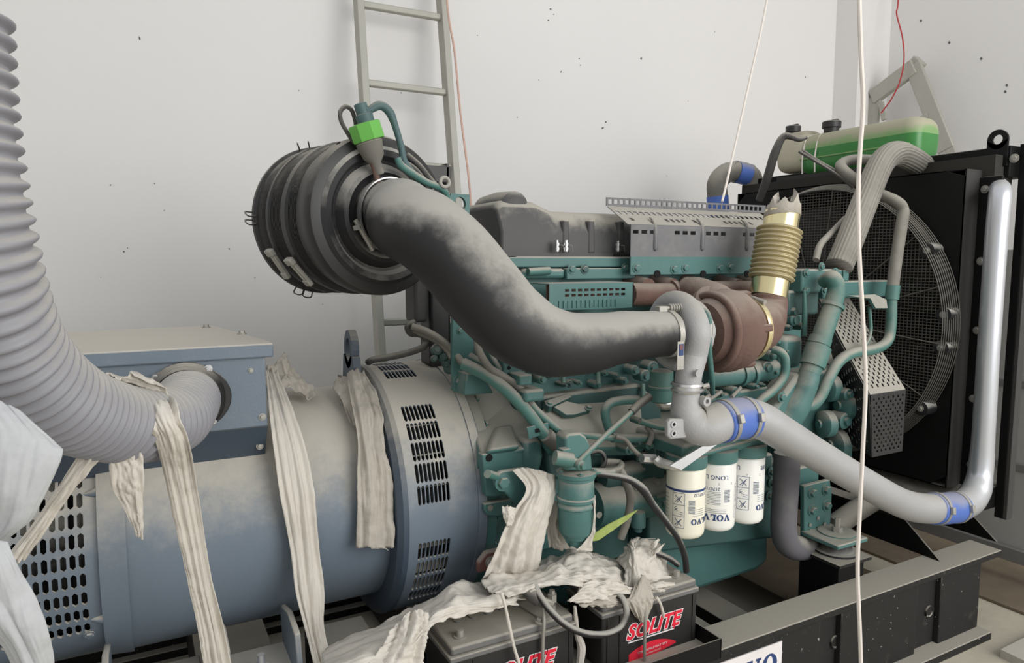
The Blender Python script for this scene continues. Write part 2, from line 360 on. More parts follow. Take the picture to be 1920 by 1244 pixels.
# front engine mount: post, rubber bush, washers
mp = at(1567, 1045, 1.53)
post = MB().box(mp.x-.075, mp.x+.055, 1.46, 1.62, .05, .375).build('mount_post', 'black_clean', fr, bev=.004)
MB().box(mp.x-.10, mp.x+.065, 1.44, 1.64, .375, .385).build('post_plate', 'steel_black', post)
MB().lathe([(.385, .072), (.392, .072), (.392, .055), (.405, .05), (.425, .05), (.43, .06), (.436, .06)], (mp.x, 1.53, 0), (0, 0, 1), 32).build('rubber_bush', 'rubber', post)
# rear mounts under the alternator and red tow lug
for x in (.02, .44): MB().box(x-.08, x+.08, 1.62, 1.86, .28, .395).build('alternator_support', 'steel_black', fr, bev=.004)
lg = at(925, 1050, 1.62)
ll = MB().prism([lg+V(q) for q in ((-.045, 0, -.03), (.05, 0, -.03), (.05, 0, .025), (-.02, 0, .025), (-.045, 0, .0))], (0, .02, 0)).build('lug', 'red_oxide', fr, bev=.006, label='rust red painted lug')
bolt(ll, lg+V((-.01, 0, -.004)), (0, -1, 0), .010, .008)
# battery tray on the rail
tr = MB().box(.40, 1.37, 1.335, 1.66, RZ-.012, RZ-.004).build('battery_tray', 'black_clean', fr)
MB().box(.40, 1.37, 1.333, 1.337, RZ-.012, RZ+.045).build('tray_lip', 'black_clean', tr)
MB().box(1.368, 1.372, 1.333, 1.66, RZ-.012, RZ+.045).build('tray_lip', 'black_clean', tr)
MB().box(.40, 1.37, 1.658, 1.662, RZ-.012, RZ+.045).build('tray_lip', 'black_clean', tr)
# the white sticker
def slabglyph(ch, h):                    # bold slab lettering, unit: height h; returns polygons (outer, inner) and advance
    w = h*.95
    if ch == 'V':
        return [[(0, h), (.46*h, h), (.46*h, .88*h), (.38*h, .88*h), (.58*h, .33*h), (.76*h, .88*h), (.68*h, .88*h), (.68*h, h), (1.02*h, h), (1.02*h, .88*h), (.93*h, .88*h), (.60*h, 0), (.44*h, 0), (.09*h, .88*h), (0, .88*h)]], 1.02*h
    if ch == 'L':
        return [[(0, h), (.48*h, h), (.48*h, .88*h), (.37*h, .88*h), (.37*h, .13*h), (.66*h, .13*h), (.72*h, .4*h), (.82*h, .4*h), (.82*h, 0), (0, 0), (0, .12*h), (.1*h, .12*h), (.1*h, .88*h), (0, .88*h)]], .86*h
    n = 20; o = []; i = []
    for k in range(n+1):
        t = 2*PI*k/n; o.append((.5*h+.5*h*math.cos(t), .5*h+.52*h*math.sin(t))); i.append((.5*h+.22*h*math.cos(t), .5*h+.40*h*math.sin(t)))
    return [o[k:k+2]+[i[k+1], i[k]] for k in range(n)], 1.0*h
def volvo(h, word='VOLVO', gap=.08):
    x = 0; out = []
    for ch in word:
        ps, a = slabglyph(ch, h); out += [[(px+x, py) for px, py in p] for p in ps]; x += a+gap*h
    x -= gap*h; return [[(a-x/2, b-h/2) for a, b in p] for p in out], x
sk = at(1466, 1202, 1.363)
stk = MB().box(sk.x-.36, sk.x, 1.361, 1.3645, sk.z-.115, sk.z).build('sticker', 'white_print', fr, label='white sticker with blue lettering')
mb = MB(); polys, wd = volvo(.062)
for p in polys: mb.prism([(sk.x-.02-wd/2+a, 1.3606, sk.z-.058+b) for a, b in p], (0, .0006, 0))
mb.build('lettering', 'ink_blue', stk, flat=True)

# ================================================================ alternator
YC, ZC = 2.05, .705; RB = .312; RH = .371
al = thing('alternator', 'blue-grey dusty alternator with terminal box on top', 'alternator', (.25, YC, .38))
def onc(x, th, r): return V((x, YC-r*math.cos(th), ZC+r*math.sin(th)))
MB().lathe([(-.055, .06), (-.055, RB-.01), (-.045, RB), (.585, RB), (.585, .1)], (0, YC, ZC), (1, 0, 0), 72, caps=False).build('body', 'blue', al)
MB().lathe([(-.10, .2), (-.10, RB+.003), (-.045, RB+.008), (-.045, RB-.006)], (0, YC, ZC), (1, 0, 0), 72, caps=False).build('seam_band', 'blue', al)
# slotted end bell
eb = MB()
us = [-.40, -.36, -.314]+[-.314+.0173*i for i in range(1, 12)]+[-.112, -.10]
vdeg = [-110+12*i for i in range(6)]+[-38]+[-32.5+8.4*i for i in range(10)]+[52+13.2*i for i in range(15)]+[250]
eb.slots(us, [math.radians(a) for a in vdeg], lambda i, j: 2 <= i <= 12 and 7 <= j <= 15, lambda u, v, w: onc(u, v, .302-w), .006, .17, .12, .42)
ebo = eb.build('end_bell', 'blue', al, ang=40)
MB().lathe([(-.40, .302), (-.42, .27), (-.42, .05)], (0, YC, ZC), (1, 0, 0), 60, caps=False).build('end_cover', 'blue', al)
MB().lathe([(-.39, .05), (-.39, .255), (-.06, .255), (-.06, .05)], (0, YC, ZC), (1, 0, 0), 48, caps=False).build('winding_core', 'hole_shade', al)
for i in range(5):
    MB().lathe([(-.36+.055*i, .256), (-.36+.055*i, .275), (-.325+.055*i, .275), (-.325+.055*i, .256)], (0, YC, ZC), (1, 0, 0), 40, caps=False, a0=.5, a1=4).build('winding', 'steel_black', al)
for th in (33, -24):      # tapered lugs at the seam
    a = onc(-.10, math.radians(th), .302); MB().cyl(onc(-.128, math.radians(th), .297), onc(-.098, math.radians(th), .304), .003, .012, 12).build('lug', 'blue', al)
bolt(al, onc(-.13, math.radians(-33), .303), onc(0, math.radians(-33), 1)-onc(0, math.radians(-33), 0), .009, .007, 'blue')
# fan housing with vents
hx = [.597, .6255]+[.6255+.0117*i for i in range(1, 9)]+[.76, .803]
hv = []; hole = set()
for a0, a1, n in ((-95, -60, 4), (-45, -8.5, 4), (6.5, 51, 5), (69, 95, 3), (130, 175, 4)):
    p0 = hv[-1] if hv else -110; k = max(1, round((a0-p0)/6))
    if not hv: hv.append(p0)
    hv += [p0+(a0-p0)*i/k for i in range(1, k+1)]
    for i in range(n): hole.add(len(hv)-1); hv.append(a0+(a1-a0)*(i+1)/n)
hv += [175+75*i/12 for i in range(1, 13)]
MB().slots(hx, [math.radians(a) for a in hv], lambda i, j: 1 <= i <= 8 and j in hole, lambda u, v, w: onc(u, v, RH-w), .006, .11, .06, .3).build('fan_housing', 'blue', al, ang=40)
MB().lathe([(.570, .30), (.572, RH-.012), (.585, RH+.002), (.600, RH+.002), (.600, RH-.005)], (0, YC, ZC), (1, 0, 0), 90, caps=False).build('housing_ring', 'blue_dark', al)
MB().lathe([(.800, RH-.005), (.800, RH+.004), (.825, RH+.004), (.832, RH-.004), (.832, .28)], (0, YC, ZC), (1, 0, 0), 90, caps=False).build('flange_ring', 'blue', al)
MB().lathe([(.595, .05), (.595, .318), (.80, .318), (.80, .05)], (0, YC, ZC), (1, 0, 0), 48, caps=False).build('fan_drum', 'hole_shade', al)
for k in range(26):
    th = 2*PI*k/26; d = onc(0, th, 1)-onc(0, th, 0); t = V((0, math.sin(th), math.cos(th)))
    MB().obox(onc(.69, th, .336), (.07, 0, 0), d*.017, t*.002).build('fan_blade', 'steel_black', al)
# faint pressed slots below the vents
for a in (4.5, 1.5):
    for i in range(8):
        pass
# terminal box
zt = 1.19
lid = [(-.42, 1.742), (.286, 1.742), (.286, 1.80), (.205, 2.31), (-.42, 2.29)]
bx = [(-.41, 1.752), (.268, 1.752), (.268, 1.80), (.19, 2.30), (-.41, 2.28)]
tb = MB().prism([(x, y, .99) for x, y in bx], (0, 0, zt-.99))
tbo = tb.build('terminal_box', 'blue', al, bev=.004)
MB().prism([(-.41, 1.752, .99), (-.41, 1.815, .90), (-.41, 2.25, .9), (-.41, 2.28, .99)], (.678, 0, 0)).build('box_skirt', 'blue_dark', tbo)
MB().prism([(x, y, zt-.03) for x, y in lid], (0, 0, .034)).build('box_lid', 'blue', tbo, bev=.004)
for u, v in ((393, 614), (460, 626)): bolt(tbo, atz(u, v, zt+.004)+V((-.01, -.01, 0)), (0, 0, 1), .008, .010)
for u, v in ((484, 660), (492, 782), (487, 837), (470, 695)):
    p = at(u, v, 1.752) if v != 837 else at(u, v, 1.79); bolt(tbo, p, (0, -1, 0), .006 if v != 695 else .004, .006)
gp = at(348, 748, 1.752)
g = MB().prism([gp+V((.098*math.cos(2*PI*i/28)*(1 if abs(math.cos(2*PI*i/28)) < .95 else 1.0), 0, .080*math.sin(2*PI*i/28))) for i in range(28)], (0, -.012, 0)).build('gland_plate', 'black', tbo, bev=.002)
MB().lathe([(0, .085), (.012, .085), (.02, .078), (.03, .078), (.036, .072), (.036, .055), (0, .055)], gp, (0, -1, 0), 40, caps=False).build('gland_ring', 'black', tbo)
for dx, dz in ((-.06, .056), (.05, .068), (-.06, -.058), (.055, -.055)): bolt(tbo, gp+V((dx, -.012, dz)), (0, -1, 0), .006, .006, 'chrome')
# lifting eye
le = at(652, 655, 2.0)
pts = []
lx = le.x
MBe = MB()
ring = [(math.cos(t), math.sin(t)) for t in [2*PI*i/24 for i in range(25)]]
for i in range(24):
    (a, b), (c, d) = ring[i], ring[i+1]
    MBe.prism([(lx, le.y+.042*a, le.z+.056*b), (lx, le.y+.042*c, le.z+.056*d), (lx, le.y+.024*c, le.z+.033*d), (lx, le.y+.024*a, le.z+.033*b)], (.022, 0, 0))
MBe.prism([(lx, le.y-.052, le.z-.02), (lx, le.y-.028, le.z-.016), (lx, le.y, le.z-.038), (lx, le.y+.028, le.z-.016), (lx, le.y+.052, le.z-.02), (lx, le.y+.07, ZC+.3), (lx, le.y-.07, ZC+.29)], (.022, 0, 0))
MBe.build('lifting_eye', 'blue_dark', al)
# foot bracket
def foot(x0, x1):
    y0, y1 = 1.60, 1.80; z = .395
    f = MB().box(x0, x1, y0, y1, z, z+.014).build('foot', 'blue', al, bev=.005)
    for x in (x0, x1-.014):
        MB().prism([(x, y0, z), (x, y1, z), (x, y1+.03, z+.10), (x, y0+.12, z+.13), (x, y0+.03, z+.115), (x, y0, z+.02)], (.014, 0, 0)).build('foot_web', 'blue', f, bev=.004)
    c = (x0+x1)/2
    bolt(f, (c, y0+.075, z+.014), (0, 0, 1), .017, .024, 'silver')
    MB().cyl((c, y0+.075, z+.03), (c, y0+.075, z+.062), .009).build('stud', 'silver', f)
    for s in (-1, 1): MB().lathe([(0, .011), (.001, .011)], (c+.042*s, y0+.055+.01*s, z+.014), (0, 0, 1), 12).build('slot_hole', 'hole_shade', f)
    return f
ft = at(490, 1205, 1.66)
foot(ft.x-.085, ft.x+.085); foot(-.25, -.09)

# ================================================================ ribbed flexible duct
P, R = resample([gp+V((0, -.015, 0)), gp+V((.0, -.07, -.004)), at(352, 752, 1.60), at(325, 788, 1.43), at(250, 798, 1.31), at(166, 779, 1.21), at(100, 745, 1.13), at(52, 702, 1.08), at(11, 650, 1.04), at(-25, 565, 1.0), at(-50, 470, .98), at(-76, 345, .97), at(-96, 200, .97), at(-108, 20, .97)], .058, 40)
S = [0.0]
for i in range(1, len(P)): S.append(S[-1]+(P[i]-P[i-1]).length)
PP, RR = [], []
step = .0024; k = 0; n = int(S[-1]/step)
for i in range(n):
    d = i*step
    while S[k+1] < d: k += 1
    t = (d-S[k])/max(1e-9, S[k+1]-S[k]); PP.append(P[k].lerp(P[k+1], t))
    ph = (d % .0200)/.0200; RR.append(.0560+.0085*max(0, math.sin(PI*min(1, ph*1.45)))**.75)
MB().sweep(PP, RR, 40).build('flexible_duct', 'duct', None, ang=180)
tag(bpy.data.objects['flexible_duct'], 'grey ribbed flexible duct curving into the terminal box', 'duct')
# ================================================================ radiator
ra = thing('radiator', 'tall black radiator with round fan guard at the engine front', 'radiator', (2.85, 2.05, RZ+.118))
XS = 2.70
Y0, Y1, Z0, Z1 = 1.505, 2.61, .524, 1.727
# fan shroud face with a round opening
sh = MB(); cy, cz, rr = 2.07, 1.135, .555; n = 64
outer = []
for i in range(n):
    t = 2*PI*i/n; c, s = math.cos(t), math.sin(t)
    k = min((Y1-cy if c > 0 else cy-Y0)/max(1e-6, abs(c)), (Z1-cz if s > 0 else cz-Z0)/max(1e-6, abs(s)))
    outer.append((cy+c*k, cz+s*k))
for i in range(n):
    j = (i+1) % n; t, t2 = 2*PI*i/n, 2*PI*j/n
    a, b = outer[i], outer[j]; c, d = (cy+rr*math.cos(t2), cz+rr*math.sin(t2)), (cy+rr*math.cos(t), cz+rr*math.sin(t))
    sh.prism([(XS, *a), (XS, *b), (XS, *c), (XS, *d)], (.004, 0, 0))
for (ya, za, yb, zb) in ((Y0, Z0, Y0, Z1), (Y0, Z1, Y1, Z1), (Y1, Z1, Y1, Z0), (Y1, Z0, Y0, Z0)):
    sh.prism([(XS, ya, za), (XS, yb, zb), (XS+.10, yb, zb), (XS+.10, ya, za)], (0, .004 if ya == yb and ya < 2 else (-.004 if ya == yb else 0), -.004 if za == zb and za > 1 else (.004 if za == zb else 0)))
sho = sh.build('fan_shroud', 'black_clean', ra, ang=30)
MB().lathe([(0, rr), (.0, rr+.012), (-.05, rr+.012), (-.05, rr), (.06, rr)], (XS, cy, cz), (1, 0, 0), 72, caps=False).build('shroud_ring', 'black', sho)
MB().box(XS+.001, XS+.10, Y0-.003, Y0-.0005, Z0, Z1).build('shroud_side_lit', 'side_black', sho)  # thin lighter skin: front light on this side put into its colour
# core, side plates and header tanks
MB().box(2.80, 2.92, 1.46, 2.68, .50, 1.78).build('core', 'core', ra)
MB().box(2.785, 2.80, 1.425, 2.69, .47, 1.70).build('mounting_plate', 'black_clean', ra, bev=.002)
MB().box(2.86, 2.98, 1.44, 2.72, 1.70, 1.815).build('top_tank', 'black_clean', ra, bev=.004)
MB().box(2.83, 2.99, 1.43, 2.72, .435, .52).build('bottom_tank', 'black_clean', ra, bev=.004)
MB().box(2.90, 2.94, 1.385, 1.40, .40, 1.83).build('side_frame', 'side_black', ra, bev=.002)
MB().box(2.90, 2.94, 1.40, 1.43, .40, 1.82).build('side_frame', 'black_clean', ra, bev=.002)
MB().box(2.90, 2.985, 2.70, 2.73, .40, 1.82).build('side_frame', 'black_clean', ra, bev=.002)
# lifting eye
p = atx(1873, 262, 2.86)
e = MB()
pts = [(p.y-.032, p.z-.16), (p.y+.032, p.z-.16), (p.y+.032, p.z)]
for i in range(12):
    a0, a1 = PI*i/12, PI*(i+1)/12
for i in range(24):
    t, t2 = 2*PI*i/24, 2*PI*(i+1)/24
    e.prism([(p.x, p.y+.036*math.cos(t), p.z+.036*math.sin(t)), (p.x, p.y+.036*math.cos(t2), p.z+.036*math.sin(t2)), (p.x, p.y+.018*math.cos(t2), p.z+.018*math.sin(t2)), (p.x, p.y+.018*math.cos(t), p.z+.018*math.sin(t))], (-.01, 0, 0))
e.prism([(p.x, p.y-.036, p.z-.10), (p.x, p.y+.036, p.z-.10), (p.x, p.y+.036, p.z), (p.x, p.y+.02, p.z-.012), (p.x, p.y, p.z-.02), (p.x, p.y-.02, p.z-.012), (p.x, p.y-.036, p.z)], (-.01, 0, 0))
eo = e.build('lifting_eye', 'black_clean', ra)
bolt(eo, p+V((-.01, 0, -.075)), (-1, 0, 0), .011, .008)
bolt(ra, atx(1902, 297, 2.86), (-1, 0, 0), .011, .008)
for u, v, X in ((1847, 355, 2.785), (1839, 490, 2.785), (1832, 620, 2.785), (1825, 748, 2.785), (1820, 872, 2.785)):
    q = atx(u, v, X); bolt(ra, q, (-1, 0, 0), .010, .008, 'zinc' if v not in (490,) else 'zinc')
# fan guard: rings, grid, spokes and rubber bobbins
gx = XS-.055
gd = MB()
for k in range(9): gd.torus((XS-.012-.0085*k, cy, cz), (1, 0, 0), rr+.030-.0030*k, .0021, 80, 5)
gd.build('guard_cage', 'mesh_wire', ra)
gr = MB(); RG = rr+.005
for i in range(-36, 37):
    y = i*.0152; h = math.sqrt(max(0, RG*RG-y*y))
    if h > .02: gr.box(gx-.0012, gx+.0012, cy+y-.0012, cy+y+.0012, cz-h, cz+h)
for i in range(-46, 47):
    z = i*.0119; h = math.sqrt(max(0, RG*RG-z*z))
    if h > .02: gr.box(gx-.0036, gx-.0010, cy-h, cy+h, cz+z-.0013, cz+z+.0013)
go = gr.build('guard_mesh', 'mesh_wire', ra); go['kind'] = 'stuff'
for k in range(16):
    t = 2*PI*k/16+.1; MB().cyl((gx-.006, cy+.22*math.cos(t), cz+.22*math.sin(t)), (gx-.006, cy+RG*math.cos(t), cz+RG*math.sin(t)), .0026, n=6).build('guard_spoke', 'mesh_wire', ra)
MB().torus((gx-.002, cy, cz), (1, 0, 0), RG, .005, 80, 8).build('guard_rim', 'black', ra)
for u, v in ((1747, 470), (1778, 590), (1773, 652), (1735, 765)):
    q = atx(u, v, XS-.03)
    bo = MB().lathe([(-.035, .024), (-.03, .028), (.03, .028), (.032, .012)], q, (-1, 0, 0), 20).build('rubber_bobbin', 'rubber', ra)
    bolt(bo, q+V((-.032, 0, 0)), (-1, 0, 0), .009, .008)
# the fan
fa = MB().lathe([(0, .11), (.0, .115), (.08, .115), (.08, .0)], (XS-.01, cy, cz), (1, 0, 0), 32).build('fan_hub', 'black', ra)
for k in range(9):
    t = 2*PI*k/9; pts = []
    d = V((0, math.cos(t), math.sin(t))); s = V((0, -math.sin(t), math.cos(t)))
    c = V((XS+.02, cy, cz))
    MB().prism([c+d*.1+s*-.05+V((-.02, 0, 0)), c+d*.1+s*.05+V((.03, 0, 0)), c+d*.5+s*.09+V((.05, 0, 0)), c+d*.5+s*-.09+V((-.03, 0, 0))], (.006, 0, 0)).build('fan_blade', 'black', ra)
# radiator foot on the beams
q = at(1700, 985, 1.47)
MB().box(2.62, 3.0, 1.46, 2.66, RZ+.118, RZ+.155).build('foot', 'black_clean', ra, bev=.003)
MB().box(2.66, 2.70, 1.455, 1.50, RZ+.155, .50).build('foot_gusset', 'black_clean', ra)
MB().prism([(2.80, 1.49, .50), (2.70, 1.49, .44), (2.62, 1.49, .44), (2.78, 1.49, .53)], (0, 1.1, 0)).build('lower_cowl', 'black_clean', ra)

# ================================================================ expansion tank on the radiator
def roundbox(x0, x1, y0, y1, z0, z1, ry, mb=None):
    mb = mb or MB(); cx, cz_ = (x0+x1)/2, (z0+z1)/2; a, b = (x1-x0)/2, (z1-z0)/2; prof = []
    m = 8
    for i in range(m+1): t = PI/2*i/m; prof.append((y0+ry*(1-math.sin(t)), 1, math.cos(t)))
    prof = [(y0+ry*(1-math.sin(PI/2*i/m)), math.cos(PI/2*i/m)) for i in range(m, -1, -1)]
    prof = prof+[(y1-ry*(1-math.sin(PI/2*i/m)), math.cos(PI/2*i/m)) for i in range(0, m+1)]
    n = 32; vs = []
    for y, k in prof:
        ins = ry*(1-k)
        for i in range(n):
            t = 2*PI*i/n; c, s = math.cos(t), math.sin(t); e = .6
            vs.append((cx+(a-ins*.8)*math.copysign(abs(c)**e, c), y, cz_+(b-ins*.8)*math.copysign(abs(s)**e, s)))
    fs = [(r*n+i, r*n+(i+1) % n, (r+1)*n+(i+1) % n, (r+1)*n+i) for r in range(len(prof)-1) for i in range(n)]
    fs += [tuple(range(n)), tuple((len(prof)-1)*n+i for i in range(n))]
    return mb.add(vs, fs)
XT = 2.83
pa, pb = atx(1718, 260, XT), atx(1500, 290, XT); zt1 = atx(1650, 224, XT).z; zb1 = atx(1650, 312, XT).z
ymid = (pa.y+pb.y)/2
et = thing('expansion_tank', 'green coolant expansion tank on top of the radiator', 'tank', (XT+.08, ymid, zb1))
zl = zb1+(zt1-zb1)*.62
body = roundbox(XT, XT+.19, pa.y, pb.y+.02, zb1, zt1, .06)
def split(mb, z, above):
    bm = bmesh.new(); vv = [bm.verts.new(p) for p in mb.v]
    for f in mb.f:
        try: bm.faces.new([vv[i] for i in f])
        except ValueError: pass
    bmesh.ops.bisect_plane(bm, geom=bm.verts[:]+bm.edges[:]+bm.faces[:], plane_co=(0, 0, z), plane_no=(0, 0, 1 if not above else -1), clear_outer=True)
    r = MB(); bm.verts.index_update(); bm.verts.ensure_lookup_table(); r.add([v.co for v in bm.verts], [[v.index for v in f.verts] for f in bm.faces]); bm.free(); return r
split(body, zl, True).build('tank_shell', 'tank_green', et, ang=180, label='dusty translucent upper shell above the coolant level')
split(body, zl, False).build('coolant_half', 'coolant', et, ang=180, label='lower shell full of green coolant')
zs = zb1+(zt1-zb1)*.40
MB().box(XT-.003, XT+.193, pa.y+.03, pb.y, zs-.003, zs+.003).build('seam', 'tank_green', et)
pw0, pw1 = atx(1516, 300, XT), atx(1452, 300, XT)
wz1, wz0 = atx(1480, 246, XT).z, atx(1480, 322, XT).z
roundbox(XT+.0, XT+.16, pb.y-.02, pw1.y, wz0, wz1, .035).build('filler_chamber', 'tank_white', et, ang=180)
for u, v, r in ((1487, 240, .036), (1559, 232, .042)):
    c = atx(u, v+8, XT+.07); cp = MB().lathe([(-.02, r*.8), (.0, r*.8), (.0, r), (.026, r), (.03, r*.9), (.03, 0)], c, (0, 0, 1), 24).build('cap', 'black', et)
    MB().box(c.x-.006, c.x+.006, c.y-r*.8, c.y+r*.8, c.z+.03, c.z+.036).build('cap_grip', 'black', cp)
for y in (pb.y-.09, pb.y-.02):
    MB().tube([(XT-.004, y, zb1+.01), (XT-.006, y, zb1+.09), (XT+.02, y, zt1-.02), (XT+.09, y, zt1+.004)], .0035, 6).build('tie_wire', 'string', et)
MB().box(XT+.02, XT+.16, pa.y-.03, pw1.y, zb1-.03, zb1+.01).build('bracket', 'black', et)
# overflow hose beside the tank
o = tubep('overflow_hose', [atx(1512, 258, 2.70), atx(1498, 262, 2.66), atx(1470, 256, 2.62), atx(1452, 290, 2.60), atx(1440, 330, 2.60), atx(1424, 375, 2.62)], [.008, .010, .016, .02, .02, .018], 'hose_dark', None)
tag(o, 'dark overflow hose hanging from the white end of the coolant tank', 'hose')
# far charge air elbow
ce = thing('far_charge_pipe', 'dusty elbow pipe with blue sleeves behind the perforated heat shield', 'pipe', at(1345, 395, 2.72))
tubep('elbow', [at(1350, 420, 2.72), at(1346, 375, 2.72), at(1345, 345, 2.72), at(1360, 326, 2.71), at(1385, 322, 2.70), at(1408, 332, 2.68), at(1412, 362, 2.68)], .052, 'hose_grey', ce, 20)
tubep('sleeve', [at(1380, 322.5, 2.70), at(1402, 328, 2.685)], .0555, 'blue_silicone', ce, 20)
tubep('sleeve', [at(1347, 405, 2.72), at(1345, 368, 2.72)], .0555, 'blue_silicone', ce, 20)
for a, b in (((1377, 322.3), (1381, 322.6)), ((1400, 327), (1404, 329))): tubep('clamp', [at(*a, 2.70), at(*b, 2.69)], .0575, 'zinc', ce, 20)
# ribbed upper radiator hose
P, R = resample([at(1573, 500, 1.66), at(1592, 455, 1.67), at(1625, 370, 1.71), at(1652, 308, 1.73), at(1678, 288, 1.735), at(1708, 298, 1.745), at(1740, 322, 1.775), at(1765, 352, 1.80)], .045, 14)
S = 0; RR = []
mb = MB()
t = [(P[min(i+1, len(P)-1)]-P[max(i-1, 0)]).normalized() for i in range(len(P))]
n = 96; e1 = (V((0, 0, 1))-t[0]*t[0].z).normalized(); vs_ = []
for i, p in enumerate(P):
    e1 = (e1-t[i]*e1.dot(t[i])).normalized(); e2 = t[i].cross(e1)
    for j in range(n):
        r = .0455+(.0015 if (j % 4) in (0, 1) else -.0008); vs_.append(p+(e1*math.cos(2*PI*j/n)+e2*math.sin(2*PI*j/n))*r)
mb.add(vs_, [(i*n+j, i*n+(j+1) % n, (i+1)*n+(j+1) % n, (i+1)*n+j) for i in range(len(P)-1) for j in range(n)]+[tuple(range(n-1, -1, -1)), tuple((len(P)-1)*n+j for j in range(n))])
tag(mb.build('radiator_hose', 'hose_grey', None, ang=180), 'thick ribbed grey hose arching over the radiator', 'hose')
# vent pipe, white-dusted upper part and green lower part
vp = thing('vent_pipe', 'bent coolant vent pipe, pale above and green below, in front of the fan guard', 'pipe', at(1676, 620, 1.62))
tubep('upper_pipe', [at(1673, 548, 1.62), at(1680, 490, 1.63), at(1690, 425, 1.64), at(1693, 395, 1.65), at(1680, 378, 1.67), at(1640, 360, 1.74), at(1600, 335, 1.80), at(1580, 318, 1.84), at(1578, 308, 1.88), at(1600, 300, 1.92), at(1640, 300, 1.95)], .0215, 'hose_grey', vp, 16)
tubep('sleeve', [at(1672, 562, 1.62), at(1675, 535, 1.62)], .0245, 'green_pipe', vp, 16)
tubep('lower_pipe', [at(1672, 560, 1.62), at(1671, 610, 1.61), at(1664, 640, 1.60), at(1640, 655, 1.58), at(1600, 662, 1.56), at(1572, 680, 1.55), at(1552, 715, 1.54), at(1538, 745, 1.54), at(1520, 762, 1.55), at(1490, 764, 1.58)], .0185, 'green_pipe', vp, 16)
for dx in (0, 6): tubep('thin_hose', [at(1498+dx, 284-dx*.3, 1.98), at(1530+dx, 303, 1.93), at(1570+dx, 328-dx*.3, 1.85), at(1600+dx, 352, 1.80)], .006, 'hose_dark', vp, 8)
tubep('thin_hose', [at(1530, 488, 1.68), at(1538, 460, 1.70), at(1560, 436, 1.74), at(1585, 410, 1.8)], .012, 'hose_grey', vp, 10)
# ================================================================ the engine
en = thing('engine', 'teal green diesel engine with black valve cover, coated in dust', 'engine', (1.6, 2.05, .25))
def B(name, m, *a, **k): return MB().box(*a).build(name, m, en, **k)
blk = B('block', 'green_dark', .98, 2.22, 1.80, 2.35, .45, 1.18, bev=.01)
hd = B('cylinder_head', 'green', 1.00, 2.18, 1.83, 2.30, 1.18, 1.405, bev=.006)
sump = MB().prism([(1.02, 1.76, .62), (2.03, 1.76, .62), (2.04, 1.76, .27), (1.98, 1.76, .245), (1.30, 1.76, .225), (1.02, 1.76, .36)], (0, .5, 0)).build('sump', 'green', en, bev=.02)
B('sump_flange', 'green', 1.0, 2.06, 1.745, 2.3, .60, .625, bev=.003)
for x in (1.15, 1.35, 1.55, 1.75, 1.95): bolt(sump, (x, 1.745, .612), (0, -1, 0), .008, .008, 'green')
# flywheel housing
fh = MB().lathe([(.832, .30), (.832, RH-.004), (.86, RH-.004), (.865, .355), (1.0, .335), (1.04, .30), (1.04, .1)], (0, YC, ZC+.0), (1, 0, 0), 72, caps=False).build('flywheel_housing', 'green', en)
for k in range(14):
    t = math.radians(-60+k*14); d = onc(0, t, 1)-onc(0, t, 0); bolt(fh, onc(.862, t, .358), (1, 0, 0), .008, .012, 'green')
# ---- valve cover
cv = MB()
def sect(x, ztop, yb): return [(x, 1.845, 1.405), (x, 1.845, 1.478), (x, 1.875, ztop-.012), (x, 1.90, ztop), (x, yb, ztop), (x, yb+.05, 1.47), (x, yb+.05, 1.405)]
secs = [sect(.957, 1.555, 2.22), sect(.975, 1.572, 2.22), sect(1.09, 1.572, 2.22), sect(1.13, 1.556, 2.22), sect(1.16, 1.545, 2.22), sect(1.70, 1.545, 2.22), sect(2.04, 1.545, 2.22), sect(2.09, 1.53, 2.2), sect(2.12, 1.48, 2.18)]
k = len(secs[0]); vv = [p for s_ in secs for p in s_]
cv.add(vv, [(i*k+j, (i+1)*k+j, (i+1)*k+(j+1) % k, i*k+(j+1) % k) for i in range(len(secs)-1) for j in range(k)]+[tuple(range(k)), tuple((len(secs)-1)*k+j for j in range(k))])
cvo = cv.build('valve_cover', 'cover', en, bev=.008)
MB().lathe([(-.11, .0), (-.108, .03), (-.095, .046), (.0, .052), (.10, .046), (.115, .03)], (1.03, 1.99, 1.556), (0, 1, 0), 24, caps=True).build('cover_hump', 'cover', cvo)
for u in (1062, 1110, 1166):
    p = at(u, 440, 1.842); MB().prism([p+V((-.014, 0, -.06)), p+V((.014, 0, -.06)), p+V((.011, 0, .045)), p+V((-.011, 0, .045))], (0, .03, 0)).build('cover_rib', 'cover', cvo, bev=.006)
MB().box(.96, 1.36, 1.838, 1.86, 1.405, 1.415).build('gasket_lip', 'cover', cvo)
for u in (1044, 1061, 1159):
    p = at(u, 472, 1.822); b = MB().lathe([(0, .0075), (.005, .0075), (.005, .0095), (.012, .0095), (.012, .007), (.018, .007), (.018, .0095), (.026, .0095), (.026, .006), (.034, .006)], p, (0, 0, 1), 14).build('cover_bolt', 'chrome', cvo)
    MB().tube([p+V((.012, 0, .02)), p+V((.02, -.004, .018)), p+V((.026, 0, 0))], .0012, 5).build('clip_wire', 'zinc', b)
